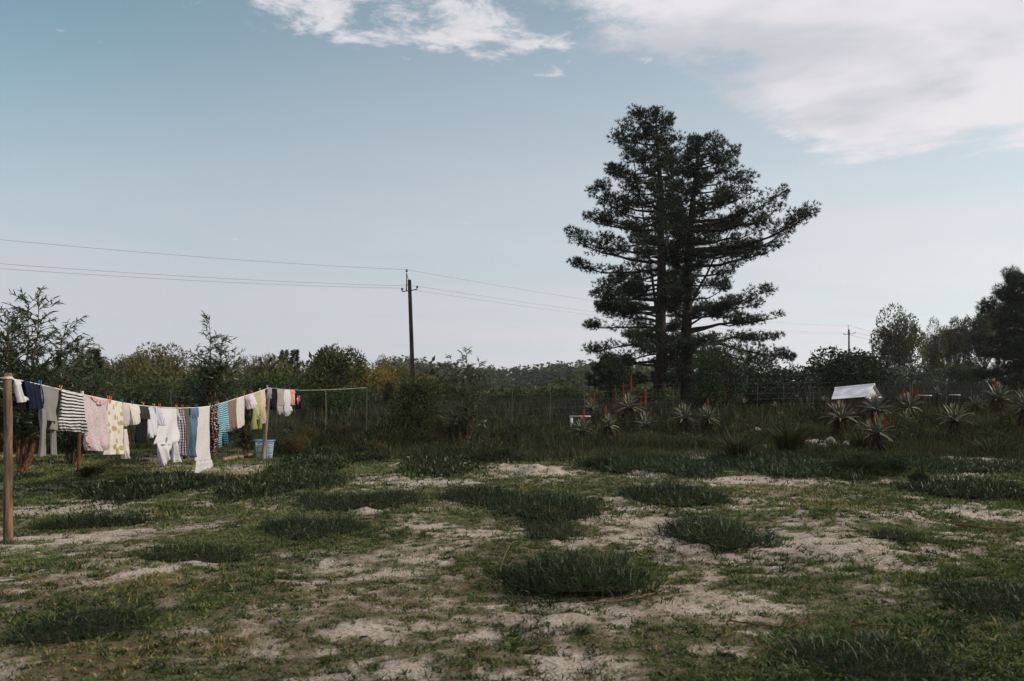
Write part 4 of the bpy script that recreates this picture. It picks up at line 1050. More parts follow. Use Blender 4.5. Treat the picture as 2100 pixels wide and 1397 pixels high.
# white bench beside the aloes
DB = gp(1184, 884)[1]; p = gat(1184, DB); e = thing('white_bench', p, 'small white board bench behind the low front aloe', 'bench')
zt = EYE-(854-HOR)/FPX*DB-p[2]
MB().box((.10, 0, zt), (.84, .30, .05)).build('seat', M_PALE, e, False)
MB().box((-.235, .0, zt/2-.03), (.10, .26, zt-.02)).build('side_panel', M_WHITEB, e, False); MB().box((.42, .05, zt/2-.03), (.06, .2, zt-.02)).build('leg', M_DARKW, e, False)
for (u, v, w, lab) in ((1897, 811, .62, 'thin pale board lying left of the distant aloe by the fence'), (1958, 810, .50, 'thin pale board lying right of the distant aloe by the fence')):
    c = at(u, v, 40); z0 = float(tz(c[0], c[1])); e = thing('pale_board', (c[0], c[1], z0), lab, 'board')
    MB().box(c, (w, .16, .04), np.array(Matrix.Rotation(.03, 3, 'Y'))).build('plank', M_WHITEB, e)
    for s_ in (-.3, .3): MB().tube([(c[0]+s_*w, c[1], z0-.1), (c[0]+s_*w, c[1], c[2]-.04)], [.05, .05], 6).build('block', M_DARKW, e)

# ------------------------------------------------------------------ stones
M_STONE = mat('pale_stone', (.4, .36, .32), .9, .15, noise_fn((.10, .088, .072), (.34, .30, .26), 9, .9, .04))
def stone(u, v, wpx, hpx, label, seed, D=None):
    p = gp(u, v+hpx/2); D = p[1]; w = wpx/2/FPX*D; h = hpx/FPX*D
    n1, n2 = 14, 9; th = np.linspace(0, 2*math.pi, n1, endpoint=False); ph = np.linspace(0.02, math.pi-.02, n2)
    T, Pp = np.meshgrid(th, ph); d = np.stack([np.sin(Pp)*np.cos(T), np.sin(Pp)*np.sin(T), np.cos(Pp)], -1)
    k = .72+.56*fbm(d[..., 0]*1.9+seed*5+d[..., 2], d[..., 1]*1.9+d[..., 2]*1.3+9, seed, 3)
    V = d*k[..., None]*np.array([w, w*.75, h*.8]) + p + np.array([0, 0, h*.25])
    i = np.arange(n2-1)[:, None]*n1; j = np.arange(n1)[None]; F = np.stack([i+j, i+n1+j, i+n1+(j+1) % n1, i+(j+1) % n1], -1).reshape(-1, 4)
    solo('pale_stone', V.reshape(-1, 3), F, M_STONE, p, label, 'stone', 'pale stones', smooth=True)
for k, a in enumerate(((1552, 884, 20, 14, 'rounded pale stone in the grass left of the upright tussock'), (1688, 920, 26, 16, 'left pale stone of the low sandy bank'), (1703, 914, 24, 14, 'second pale stone on the low sandy bank, above the left one'), (1745, 912, 36, 12, 'long pale stone at the right end of the sandy bank'),
                       (1760, 876, 20, 14, 'pale stone left of the broad low aloe'), (1871, 898, 18, 14, 'white stone right of the broad low aloe'), (1566, 918, 16, 10, 'small pale stone below the rounded one'), (1540, 946, 22, 7, 'flat pale stone at the edge of the ragged grass bank'),
                       (1882, 902, 8, 7, 'tiny stone touching the white one'), (346, 938, 13, 16, 'pale stone seen between the legs of the white jumpsuit'), (905, 905, 22, 7, 'flat pale stone at the foot of the young wattle'), (588, 887, 24, 13, 'whitish clump of dry matter behind the far line post'))): stone(*a, k)
# upright tussocks of thin reeds
def tussock(u, v, hpx, wpx, label, n=260, seed=0, m=None):
    p = gp(u, v); D = p[1]; h = hpx/FPX*D; w = wpx/2/FPX*D
    a = rng.uniform(0, 6.28, n); r = np.sqrt(rng.uniform(0, 1, n)); q = p+np.stack([np.cos(a)*r*w*.4, np.sin(a)*r*w*.4, 0*a-.03], 1)
    d = np.stack([np.cos(a)*r*w*.75, np.sin(a)*r*w*.75, h+0*a], 1)+rng.normal(0, .1*h, (n, 3))
    V, F, tt = blades(q, d, h*rng.uniform(.55, 1.15, n), .0011*D*.6+.004, rng.uniform(.1, .6, n), np.clip(rng.normal(.5, .25, n), 0, 1))
    solo('grass_tussock', V, F, m or M_ROUGH, p, label, 'tussock', 'tussocks', tint=tt)
tussock(1620, 938, 88, 80, 'tall thin reed tussock right of the rounded pale stone', 520)
tussock(1515, 945, 75, 90, 'loose reed tussock below the two skirted aloes', 420)
tussock(705, 905, 42, 70, 'tawny dry grass tussock left of the large dark bush', 240, 0, M_SKIRT)
tussock(948, 905, 80, 60, 'dark reed tussock at the foot of the young wattle', 400)
tussock(1240, 960, 50, 90, 'long-bladed tussock on the taller dark mound', 320)
tussock(1765, 930, 60, 70, 'reed tussock left of the broad low aloe', 300)
tussock(2040, 935, 50, 120, 'dark tussock under the tall shaggy aloe', 400)
tussock(1150, 1350, 26, 60, 'small spiky tuft in the bottom sand patch', 70, 0, M_TUFT)
tussock(1195, 1300, 30, 55, 'small spiky tuft below the large centre mound', 70, 0, M_TUFT)
tussock(560, 1085, 40, 60, 'small spiky tuft on the bright low mat', 110, 0, M_TUFT)

# ------------------------------------------------------------------ washing line
P0 = np.array([-5.755, 9.1]); P1 = np.array([-6.53, 21.4])         # near post, far post (plan)
P2 = np.array([-5.30, 29.0])                                        # pale end pole by the fence
class Line:
    def __init__(s, a, b): s.a = a; s.d = (b-a)/np.linalg.norm(b-a); s.n = np.array([s.d[1], -s.d[0], 0.0])   # normal faces +x, towards the yard
    def pt(s, u, v, off=0.0):
        k = (u-1050)/FPX                                            # ray x = k*y meets the vertical plane through the line
        y = (s.a[0]*s.d[1]-s.a[1]*s.d[0])/(k*s.d[1]-s.d[0])
        return np.array([k*y, y, EYE-(v-HOR)/FPX*y]) + s.n*off
L1 = Line(P0, P1); L2 = Line(P1, P2)
# posts
b = np.array([P0[0], P0[1], float(tz(*P0))]); t = L1.pt(16.5, 765)
e = solo('line_post', *(lambda q: (np.vstack([q[0], q[0][-12:].mean(0)]), [q[1], np.array([[len(q[0])-12+k, len(q[0])-12+(k+1) % 12, len(q[0])] for k in range(12)])]))(tube(limb(b-np.array([0, 0, .3]), t, 9, 0, .004), np.linspace(.054, .040, 9), 12)), M_POST, b, 'thick brown wooden line post at the left edge', 'post', smooth=True)
b = gp(538, 945); t = L1.pt(552, 794)
b = np.array([b[0], t[1]-.1, float(tz(b[0], t[1]-.1))]); b[0] = (538-1050)/FPX*b[1]
fp = MB(); fp.tube(limb(b-np.array([0, 0, .25]), t, 8, 0, .006), np.linspace(.058, .045, 8), 12)
fp.solo('line_post', M_POSTG, b, 'leaning wooden line post beside the blue laundry basket', 'post', smooth=True)
b2 = np.array([P2[0], P2[1], float(tz(*P2))]); t2 = at(752, 794, 29.0)
MB().tube([b2-np.array([0, 0, .2]), t2], [.022, .018], 8).solo('line_pole', M_GALV, b2, 'thin pale pole at the fence holding the end of the line', 'pole', smooth=True)
b3 = gat(666, 28.6); t3 = at(668, 802, 28.6)
MB().tube([b3-np.array([0, 0, .2]), (b3+t3)/2+np.array([.03, 0, 0]), t3], [.018, .016, .012], 6).solo('fence_stake', M_POSTG, b3, 'thin pale stake left of the end pole', 'stake', smooth=True)
b4 = gp(161, 976); t4 = at(168, 812, b4[1]); t5 = at(168.5, 802, b4[1])
e = thing('line_prop', b4, 'slim red-brown stake with a whitish tip behind the striped shirt', 'stake')
MB().tube([b4-np.array([0, 0, .2]), (b4+t4)/2+np.array([-.02, 0, 0]), t4], [.036, .034, .030], 8).build('shaft', M_STAKE, e, smooth=True)
MB().tube([t4-np.array([0, 0, .01]), t5], [.036, .033], 8).build('tip', M_PALE, e, smooth=True)
# ropes
ROPE1 = [(17.5, 776), (40, 780), (82, 789), (124, 799), (168, 809), (222, 820), (250, 826), (290, 832), (330, 835.5), (370, 837), (404, 836), (432, 833), (450, 828), (466, 823.5), (486, 817), (502, 812), (520, 806.5), (536, 801), (553, 795.5)]
rp = np.array([L1.pt(u, v) for u, v in ROPE1])
V, F, C = tube(rp, .0065, 6); solo('washing_line', V, F, M_ROPE, rp[0], 'white rope washing line sagging between the two wooden posts', 'washing line', smooth=True)
ROPE2 = [(553, 795.5), (566, 797), (582, 798.5), (597, 799.5), (615, 800.5), (660, 800), (705, 798), (751, 795)]
rp2 = np.array([L2.pt(u, v) for u, v in ROPE2]); V, F, C = tube(rp2, .0055, 6)
solo('washing_line', V, F, M_PALE, rp2[0], 'short line from the leaning post to the pale end pole', 'washing line', smooth=True)
off_post = np.array([-12.5, 7.6, 0.0])
for dz_, lab in ((0.0, 'upper'), (-.045, 'lower')):
    a_ = L1.pt(16, 775) + np.array([-.045, -.02, dz_]); p = catenary(a_, off_post+np.array([0, 0, 1.80+dz_]), .12, 16); V, F, C = tube(p, .0065, 6)
    solo('washing_line', V, F, M_ROPE, p[0], f'{lab} of two white ropes leading left from the near post', 'washing line', smooth=True)
th = np.linspace(0, 4*math.pi, 30); kc_ = L1.pt(16.6, 776)
V, F, C = tube(np.stack([kc_[0]+.048*np.cos(th), kc_[1]+.048*np.sin(th), kc_[2]+.012*th/6-.012], 1), .0065, 5)
solo('rope_knot', V, F, M_ROPE, kc_, 'white rope wound round the head of the near post', 'rope', smooth=True)

# ---- cloth
def cloth_mat(name, fn_col, rough=.9, trans=.22):
    def fn(gg, b):
        uvn = gg.n('ShaderNodeUVMap'); UV = uvn.outputs[0]; sx, sy, _ = gg.sep(UV)
        c = fn_col(gg, UV, sx, sy)
        gg.put(b.inputs['Base Color'], c)
        n = gg.noise(UV, 30, 4, .6); w = gg.noise(UV, 5, 3, .5, .8)
        bump(gg, b, gg.math('ADD', gg.math('MULTIPLY', n, .15), w), .6, .035)
        tr = gg.n('ShaderNodeBsdfTranslucent'); gg.put(tr.inputs[0], c)
        mx = gg.n('ShaderNodeMixShader'); mx.inputs[0].default_value = trans
        gg.t.links.new(b.outputs[0], mx.inputs[1]); gg.t.links.new(tr.outputs[0], mx.inputs[2]); gg.t.links.new(mx.outputs[0], gg.t.nodes['Material Output'].inputs[0])
    return mat(name, (.5, .5, .5), rough, .1, fn)
def plain(c, v=.12):
    def f(gg, UV, sx, sy):
        n = gg.noise(UV, 4, 3); return gg.mix(n, (*[x*(1-v) for x in c], 1), (*[min(1, x*(1+v)) for x in c], 1))
    return f
def stripes(c0, c1, period, duty=.5, tilt=0.0, wob=.15):
    def f(gg, UV, sx, sy):
        n = gg.noise(UV, 3, 2)
        k = gg.math('ADD', gg.math('DIVIDE', gg.math('ADD', sy, gg.math('MULTIPLY', sx, tilt)), period), gg.math('MULTIPLY', n, wob*6))
        fr = gg.math('FRACT', k); return gg.mix(gg.smooth(fr, duty-.06, duty+.06), (*c0, 1), (*c1, 1))
    return f
def dots(c0, c1, scale, r=.3, rand=0.0):
    def f(gg, UV, sx, sy):
        v = gg.n('ShaderNodeTexVoronoi'); gg.put(v.inputs['Vector'], UV); v.inputs['Scale'].default_value = scale; v.inputs['Randomness'].default_value = rand
        v.voronoi_dimensions = '2D'
        return gg.mix(gg.smooth(v.outputs['Distance'], r*.8, r), (*c1, 1), (*c0, 1))
    return f
def floral(base, cols, scale, thr=.30):
    def f(gg, UV, sx, sy):
        v = gg.n('ShaderNodeTexVoronoi'); v.voronoi_dimensions = '2D'; gg.put(v.inputs['Vector'], UV); v.inputs['Scale'].default_value = scale
        n = gg.noise(UV, scale*2.2, 3, .6)
        k = gg.math('ADD', v.outputs['Distance'], gg.math('MULTIPLY', gg.math('SUBTRACT', n, .5), .5))
        r = gg.n('ShaderNodeValToRGB'); r.color_ramp.interpolation = 'CONSTANT'; sp = gg.n('ShaderNodeSeparateColor'); gg.put(sp.inputs[0], v.outputs['Color']); gg.put(r.inputs[0], sp.outputs[0])
        e_ = r.color_ramp.elements; e_[0].color = (*cols[0], 1); e_[1].color = (*cols[-1], 1); e_[1].position = (len(cols)-1)/len(cols)
        for q in range(1, len(cols)-1): x = e_.new(q/len(cols)); x.color = (*cols[q], 1)
        return gg.mix(gg.smooth(k, thr*.75, thr), r.outputs[0], (*base, 1))
    return f
CL = {
 'white': cloth_mat('white_cotton', plain((.58, .575, .59), .04)), 'white2': cloth_mat('offwhite_cotton', plain((.55, .53, .53), .05)), 'bluewhite': cloth_mat('bluish_white_cotton', plain((.54, .56, .62), .05)),
 'navy': cloth_mat('navy_cotton', plain((.012, .016, .034), .25), trans=.02), 'black': cloth_mat('black_cotton', plain((.008, .008, .009), .3), trans=.02), 'grey': cloth_mat('grey_jersey', plain((.19, .185, .175), .12), trans=.08),
 'charcoal': cloth_mat('charcoal_cotton', plain((.030, .030, .026), .25), trans=.03), 'stripe': cloth_mat('black_white_stripe', stripes((.015, .015, .02), (.60, .59, .58), .043, .5)),
 'pink': cloth_mat('pink_floral_cotton', floral((.52, .44, .45), ((.46, .20, .21), (.28, .33, .42), (.52, .32, .34), (.20, .17, .20), (.52, .38, .40)), 34, .24)), 'pinkhem': cloth_mat('busy_floral_trim', floral((.62, .40, .40), ((.06, .05, .07), (.60, .16, .16), (.20, .30, .42)), 26, .34)),
 'sunny': cloth_mat('yellow_bloom_cotton', floral((.60, .56, .51), ((.38, .32, .16), (.35, .29, .13), (.44, .38, .22)), 8.0, .34)), 'blush': cloth_mat('blush_cotton', plain((.55, .48, .47), .08)), 'cream': cloth_mat('cream_cotton', plain((.60, .56, .53), .05)),
 'polka': cloth_mat('dotted_black_cotton', dots((.012, .014, .024), (.65, .66, .68), 34, .33)), 'olive': cloth_mat('olive_drill', plain((.085, .080, .058), .25), trans=.05), 'denim': cloth_mat('blue_denim', plain((.085, .14, .22), .35), trans=.05),
 'bfloral': cloth_mat('black_floral_cotton', floral((.010, .009, .010), ((.45, .30, .22), (.55, .45, .40), (.40, .12, .08)), 24, .27), trans=.03), 'teal': cloth_mat('turquoise_stripe', stripes((.028, .19, .25), (.50, .62, .64), .046, .70, .12)), 'tealdark': cloth_mat('dark_turquoise_stripe', stripes((.010, .05, .085), (.10, .24, .28), .05, .6)),
 'brown': cloth_mat('brown_wool', plain((.17, .115, .088), .15), trans=.06), 'palegrey': cloth_mat('pale_grey_towel', plain((.53, .515, .50), .05)), 'lilac': cloth_mat('lilac_cotton', plain((.58, .54, .66), .06)), 'lime': cloth_mat('lime_cotton', plain((.40, .41, .19), .10)), 'limed': cloth_mat('dark_lime_cotton', plain((.28, .30, .11), .10)),
 'beige': cloth_mat('beige_floral_cotton', floral((.58, .48, .43), ((.42, .28, .24), (.50, .36, .32)), 20, .25)), 'slate': cloth_mat('slate_cotton', plain((.28, .29, .32), .15)), 'taupe': cloth_mat('taupe_scarf', plain((.36, .33, .31), .1)), 'peach': cloth_mat('peach_cotton', plain((.72, .42, .32), .06)), 'rose': cloth_mat('rose_print', plain((.75, .36, .34), .1)),
 'print': cloth_mat('red_white_print', floral((.55, .08, .09), ((.75, .7, .68), (.05, .03, .03), (.6, .5, .5)), 20, .36)), 'sage': cloth_mat('blueish_pale_cotton', plain((.50, .55, .55), .1))}
GID = [0]
def piece_mesh(ln, rows, m, off=0.0, thick=.018, fold=.028, nf=3.0, N=26, M=30, seed=0, top=True, hem=0.0):
    """a hanging cloth tube flattened between left and right edges; rows: (uL, vL, uR, vR) in the photo, top to bottom"""
    r = np.random.default_rng(900+seed)
    A = np.array([ln.pt(q[0], q[1]) for q in rows]); B = np.array([ln.pt(q[2], q[3]) for q in rows])
    k = np.linspace(0, len(rows)-1, M); A = np.stack([np.interp(k, range(len(rows)), A[:, c]) for c in range(3)], 1); B = np.stack([np.interp(k, range(len(rows)), B[:, c]) for c in range(3)], 1)
    for E_ in (A, B): E_[1:-1] = (E_[:-2]+2*E_[1:-1]+E_[2:])/4
    t = np.linspace(0, 1, N); w = np.linalg.norm(B-A, axis=1); mid = (A+B)/2
    length = np.concatenate([[0], np.cumsum(np.linalg.norm(np.diff(mid, axis=0), axis=1))]); lf = length/length[-1]
    ph = r.uniform(0, 6.28, 5); q = w.max()
    S = t[None]*w[:, None]; Lm = length[:, None]
    fo = (np.sin(S/q*nf*6.28 + ph[0] + Lm*1.5) + .6*np.sin(S/q*nf*13.1 + ph[1] - Lm*3) + .5*np.sin(Lm*9+ph[2]+S*7))*fold*(.35+.9*lf[:, None])
    fo = fo + .03*lf[:, None]*math.sin(ph[3])
    prof = thick*np.sin(math.pi*np.clip(t, .0, 1))**.5*(np.clip(lf*4, .35, 1)[:, None]) + .003
    base = A[:, None]*(1-t)[None, :, None] + B[:, None]*t[None, :, None]
    if hem: base[:, :, 2] += (hem*np.sin(S/q*nf*8+ph[4]))*(lf[:, None]**6)
    front = base + ln.n*(off+fo+prof)[..., None]; back = base + ln.n*(off+fo*.8-prof)[..., None]
    V = np.concatenate([front, back[:, ::-1]], 1); C_ = 2*N
    uvs = np.stack([np.concatenate([S, S[:, ::-1]], 1)+seed*.37, np.broadcast_to(Lm, (M, 2*N))], -1).reshape(-1, 2)
    i = np.arange(M-1)[:, None]*C_; j = np.arange(C_)[None]
    F = np.stack([i+j, i+C_+j, i+C_+(j+1) % C_, i+(j+1) % C_], -1).reshape(-1, 4)
    cap = np.array([[k_, k_+1, C_-2-k_, C_-1-k_] for k_ in range(N-1)]); b0 = (M-1)*C_
    F = np.vstack([F, cap, cap[:, ::-1]+b0])
    return V.reshape(-1, 3), F, uvs
def garment(name, label, cat, pieces, ln=None, off=0.0, **kw):
    """pieces: (part name, material key, rows[, options])"""
    ln = ln or L1; GID[0] += 1; s0 = GID[0]*7
    q = pieces[0][2][0]; loc = ln.pt((q[0]+q[2])/2, (q[1]+q[3])/2)
    if len(pieces) == 1:
        o = dict(kw); o.update(pieces[0][3] if len(pieces[0]) > 3 else {}); V, F, uv = piece_mesh(ln, pieces[0][2], None, off, seed=s0, **o)
        return solo(name, V, F, CL[pieces[0][1]], loc, label, cat, 'clothes on the washing line', uv=uv, smooth=True)
    e = thing(name, loc, label, cat, 'clothes on the washing line')
    for k, pc in enumerate(pieces):
        o = dict(kw); o.update(pc[3] if len(pc) > 3 else {}); of = o.pop('doff', 0.0)
        V, F, uv = piece_mesh(ln, pc[2], None, off+of, seed=s0+k, **o); part(pc[0], V, F, CL[pc[1]], e, uv=uv, smooth=True)
    return e
garment('white_cloth', 'bunched white cloth tied beside the near post', 'cloth', [('c', 'white', [(23, 778, 34, 779), (24, 783, 37, 787), (25, 792, 32, 793), (26, 803, 34, 803), (27, 812, 38, 812), (28, 818, 44, 819), (29, 826, 40, 822)])], off=.03, fold=.012, nf=2, thick=.03)
garment('black_shirt', 'black shirt half hidden behind the navy shirt', 'shirt', [('c', 'black', [(39, 779, 55, 783), (40, 800, 54, 802), (40, 825, 55, 826), (41, 842, 58, 843)])], off=-.03)
garment('navy_shirt', 'navy blue t-shirt next to the near post', 't-shirt', [('body', 'navy', [(47, 781, 80, 789), (50, 800, 81, 803), (53, 822, 82, 824), (54, 840, 80, 840)]), ('sleeve', 'navy', [(79, 789, 83, 790), (80, 803, 85, 805), (81, 818, 88, 818), (81, 832, 88, 828)], {'doff': .01, 'fold': .006}), ('sleeve', 'navy', [(46, 781, 52, 782), (47, 800, 53, 800), (50, 826, 58, 826)], {'doff': .015, 'fold': .006})], nf=3.5)
garment('grey_shirt', 'grey long-sleeved shirt hung upside down with sleeves dangling', 'shirt', [
    ('body', 'grey', [(80, 789, 123, 798), (81, 815, 121, 820), (82, 845, 118, 848), (84, 862, 117, 863), (86, 878, 113, 884)], {'nf': 1.6}),
    ('sleeve', 'grey', [(81, 840, 88, 842), (80, 865, 87, 868), (77, 890, 83, 892), (75, 915, 82, 917), (72, 938, 83, 934)], {'doff': .03, 'fold': .008, 'thick': .02}),
    ('sleeve', 'grey', [(112, 845, 119, 847), (112, 870, 119, 872), (112, 900, 120, 901), (113, 934, 121, 935)], {'doff': -.03, 'fold': .006, 'thick': .02}),
    ('neck_band', 'black', [(89, 862, 107, 864), (88, 868, 108, 870), (91, 879, 104, 880)], {'doff': .032, 'fold': .004, 'thick': .006})])
garment('striped_shirt', 'black and white striped shirt with ruffled neck', 'shirt', [
    ('body', 'stripe', [(123, 799, 168, 809), (122, 825, 167, 832), (122, 855, 167, 858), (123, 872, 168, 872), (131, 884, 166, 888)], {'nf': 2}),
    ('sleeve', 'stripe', [(114, 856, 127, 858), (113, 866, 131, 866), (116, 879, 132, 880), (121, 885, 134, 886)], {'doff': .04, 'thick': .035, 'fold': .012}),
    ('sleeve', 'stripe', [(163, 858, 169, 859), (162, 872, 169, 872), (163, 888, 168, 889)], {'doff': .035, 'thick': .025}),
    ('ruffle', 'charcoal', [(131, 884, 165, 886), (132, 888, 162, 889)], {'doff': .01, 'fold': .02, 'nf': 6})])
garment('pink_dress', 'pink floral sleeveless dress with red and black trim', 'dress', [
    ('body', 'pink', [(169, 810, 221, 820), (169, 835, 219, 838), (171, 865, 217, 868), (172, 890, 216, 892), (173, 915, 214, 913), (178, 924, 209, 927)], {'nf': 2.2}),
    ('neckline', 'pinkhem', [(184, 813, 214, 820), (187, 821, 211, 825), (193, 830, 205, 831)], {'doff': .022, 'fold': .006, 'thick': .004}),
    ('hem_trim', 'pinkhem', [(187, 900, 203, 899), (185, 912, 204, 912), (186, 922, 203, 922)], {'doff': .026, 'fold': .006, 'thick': .004}),
    ('side_trim', 'pinkhem', [(170, 885, 176, 886), (171, 905, 177, 905), (175, 918, 180, 920)], {'doff': .022, 'fold': .006, 'thick': .006})])
garment('flowered_top', 'cream long top with big yellow blooms', 'top', [
    ('body', 'sunny', [(221, 821, 250, 826), (220, 850, 249, 853), (219, 885, 249, 887), (218, 915, 249, 917), (217, 933, 247, 932)], {'nf': 2}),
    ('ruffle', 'cream', [(249, 880, 255, 880), (248, 905, 256, 905), (248, 925, 255, 925), (249, 942, 252, 940)], {'doff': .025, 'thick': .02})])
garment('blush_top', 'small blush pink ruffled top', 'top', [('c', 'blush', [(250, 826, 265, 829), (250, 845, 266, 846), (251, 862, 266, 861), (252, 876, 262, 872)])], fold=.022, nf=4)
garment('cream_top', 'small cream blouse left of the charcoal dress', 'blouse', [('c', 'cream', [(264, 829, 283, 832), (265, 846, 284, 848), (266, 860, 283, 860), (268, 872, 281, 869)])], fold=.02, nf=4)
garment('charcoal_dress', 'charcoal dress with black skirt', 'dress', [('bodice', 'charcoal', [(284, 832, 305, 835), (283, 848, 304, 849), (283, 860, 303, 860)], {'nf': 3}), ('skirt', 'black', [(283, 858, 304, 859), (281, 880, 302, 881), (279, 900, 302, 900), (279, 907, 300, 909)], {'nf': 4, 'fold': .02, 'doff': -.006})])
garment('white_shirt', 'bluish white shirt folded over the line left of the jumpsuit', 'shirt', [('front', 'bluewhite', [(306, 835, 325, 836), (304, 855, 324, 855), (303, 875, 323, 872), (303, 893, 323, 890), (306, 900, 318, 893)], {'nf': 2.5}), ('sleeve', 'bluewhite', [(317, 836, 325, 837), (317, 855, 325, 856), (318, 872, 325, 873)], {'doff': .03}), ('cuff', 'sage', [(304, 888, 315, 888), (306, 899, 314, 897)], {'doff': .022, 'thick': .006, 'fold': .004})])
garment('navy_sleeve_top', 'navy top mostly hidden behind the white jumpsuit', 'top', [('c', 'navy', [(323, 836, 336, 837), (324, 848, 336, 850), (325, 857, 336, 862)])], off=-.035)
garment('white_jumpsuit', 'white jumpsuit with wide legs, the largest white garment', 'jumpsuit', [
    ('body', 'white', [(326, 837, 362, 838), (326, 855, 363, 856), (326, 875, 363, 876), (324, 893, 364, 892), (320, 904, 365, 903), (319, 912, 354, 912)], {'nf': 1.5, 'thick': .03}),
    ('sleeve', 'white', [(361, 838, 364, 839), (362, 850, 367, 851), (364, 861, 368, 860)], {'doff': -.01}),
    ('leg', 'white', [(318, 908, 350, 908), (320, 922, 349, 922), (324, 935, 346, 934), (328, 946, 343, 944), (332, 956, 342, 953)], {'nf': 2, 'thick': .03, 'doff': .01}),
    ('leg', 'white', [(353, 902, 367, 897), (356, 915, 367, 915), (358, 930, 368, 930), (360, 949, 369, 948)], {'nf': 1.5, 'thick': .025, 'doff': -.02}),
    ('tie', 'slate', [(337, 897, 340, 897), (337, 905, 339, 905), (335, 909, 338, 909)], {'doff': .04, 'fold': .002, 'thick': .004})])
garment('dotted_trousers', 'black trousers with white dots', 'trousers', [('c', 'polka', [(364, 838, 378, 838), (365, 870, 378, 870), (366, 900, 379, 900), (367, 934, 377, 936)])], fold=.022, nf=3)
garment('olive_trousers', 'olive trousers between the dotted trousers and the denim', 'trousers', [('c', 'olive', [(378, 838, 389, 838), (378, 870, 389, 870), (378, 905, 388, 905), (379, 932, 387, 932), (381, 942, 384, 940)])], fold=.022, nf=3)
garment('jeans', 'blue denim jeans left of the long white skirt', 'jeans', [('waist', 'denim', [(388, 837, 405, 836), (388, 848, 406, 849), (390, 858, 405, 858)], {'doff': .02, 'fold': .02}), ('leg', 'denim', [(389, 850, 398, 850), (390, 880, 398, 880), (390, 905, 397, 905), (391, 937, 396, 936)], {'nf': 2}), ('leg', 'denim', [(396, 850, 405, 850), (396, 880, 404, 880), (395, 905, 402, 905), (395, 938, 399, 938)], {'nf': 2, 'doff': -.02})])
garment('white_skirt', 'long white skirt or towel hanging lowest of all', 'skirt', [('panel', 'white2', [(404, 836.5, 431, 833), (404, 860, 431, 858), (403, 890, 431, 889), (403, 920, 432, 918), (402, 946, 434, 944)], {'nf': 3, 'fold': .012}), ('flounce', 'white2', [(402, 945, 434, 943), (402, 957, 436, 951), (401, 971, 438, 957)], {'nf': 5, 'fold': .02, 'hem': .01})], thick=.02)
garment('black_floral_dress', 'narrow black dress with small rusty flowers', 'dress', [('c', 'bfloral', [(432, 832, 446, 829), (432, 860, 446, 858), (433, 890, 445, 890), (434, 915, 444, 915), (435, 933, 442, 930)])], fold=.02, nf=2.5)
garment('turquoise_shirt', 'turquoise striped shirt with hanging sleeves', 'shirt', [('body', 'teal', [(448, 829, 467, 823), (448, 850, 467, 847), (447, 868, 467, 867), (448, 880, 469, 880), (451, 887, 466, 887)], {'nf': 1.5}), ('sleeve', 'teal', [(446, 868, 453, 868), (445, 890, 452, 890), (444, 905, 450, 905), (445, 918, 449, 916)], {'doff': .03}), ('sleeve', 'tealdark', [(457, 884, 466, 884), (458, 896, 467, 896), (460, 911, 467, 908)], {'doff': -.03})])
garment('brown_shawl', 'brown woollen shawl beside the turquoise shirt', 'shawl', [('c', 'brown', [(467, 824, 486, 818), (467, 845, 486, 842), (467, 865, 486, 862), (469, 880, 484, 876), (473, 887, 480, 882)])], fold=.025, nf=3)
garment('pale_towel', 'pale grey towel right of the brown shawl', 'towel', [('c', 'palegrey', [(485, 818, 501, 812.5), (485, 840, 501, 837), (486, 860, 502, 856), (487, 872, 503, 868), (488, 879, 497, 876)])], fold=.012, nf=2)
garment('pink_briefs', 'small pale pink underwear', 'underwear', [('c', 'blush', [(501, 812.5, 512, 809.5), (503, 820, 512, 820), (507, 830, 513, 830), (509, 840, 513, 838)])])
garment('lilac_vest', 'small lilac vest next to the lime top', 'vest', [('c', 'lilac', [(512, 809.5, 520, 806.5), (511, 820, 521, 818), (511, 830, 522, 828), (512, 839, 519, 836)])])
garment('lime_top', 'lime green top with long dangling sleeves', 'top', [('body', 'lime', [(520, 806.5, 535, 801.5), (520, 825, 535, 822), (521, 842, 535, 840), (523, 854, 534, 850), (526, 861, 529, 859)], {'nf': 2}), ('sleeve', 'limed', [(517, 838, 521, 838), (516, 855, 521, 855), (515, 868, 520, 868), (515, 881, 519, 879)], {'doff': .02}), ('sleeve', 'limed', [(531, 845, 535, 845), (531, 865, 535, 865), (532, 880, 535, 879)], {'doff': .02})])
garment('beige_top', 'beige patterned top against the leaning post', 'top', [('c', 'beige', [(535, 801.5, 545, 798), (535, 815, 545, 813), (535, 832, 543, 830), (536, 850, 541, 850), (537, 870, 541, 867)])], off=-.02)
garment('slate_sock', 'slate grey sock hung at the head of the leaning post', 'sock', [('c', 'slate', [(545, 798, 553, 795.5), (545, 808, 552, 806), (546, 818, 551, 817)])], off=.06)
garment('black_blouse', 'black blouse right of the leaning post', 'top', [('c', 'black', [(554, 796.5, 567, 797.5), (554, 815, 567, 815), (553, 832, 566, 832), (555, 840, 562, 841)])], ln=L2)
garment('taupe_scarf', 'taupe fringed scarf on the short line', 'scarf', [('scarf', 'taupe', [(567, 798, 582, 799), (567, 815, 582, 815), (567, 832, 582, 832)], {'nf': 4}), ('fringe', 'taupe', [(567, 832, 582, 832), (568, 842, 582, 842), (570, 850, 577, 848)], {'nf': 8, 'fold': .03, 'hem': .03})], ln=L2)
garment('white_towel', 'white towel with ragged end on the short line', 'towel', [('c', 'white', [(582, 799, 594, 799.6), (581, 815, 594, 815), (580, 832, 595, 832), (580, 843, 597, 842), (583, 853, 593, 850)], {'hem': .03})], ln=L2, nf=4)
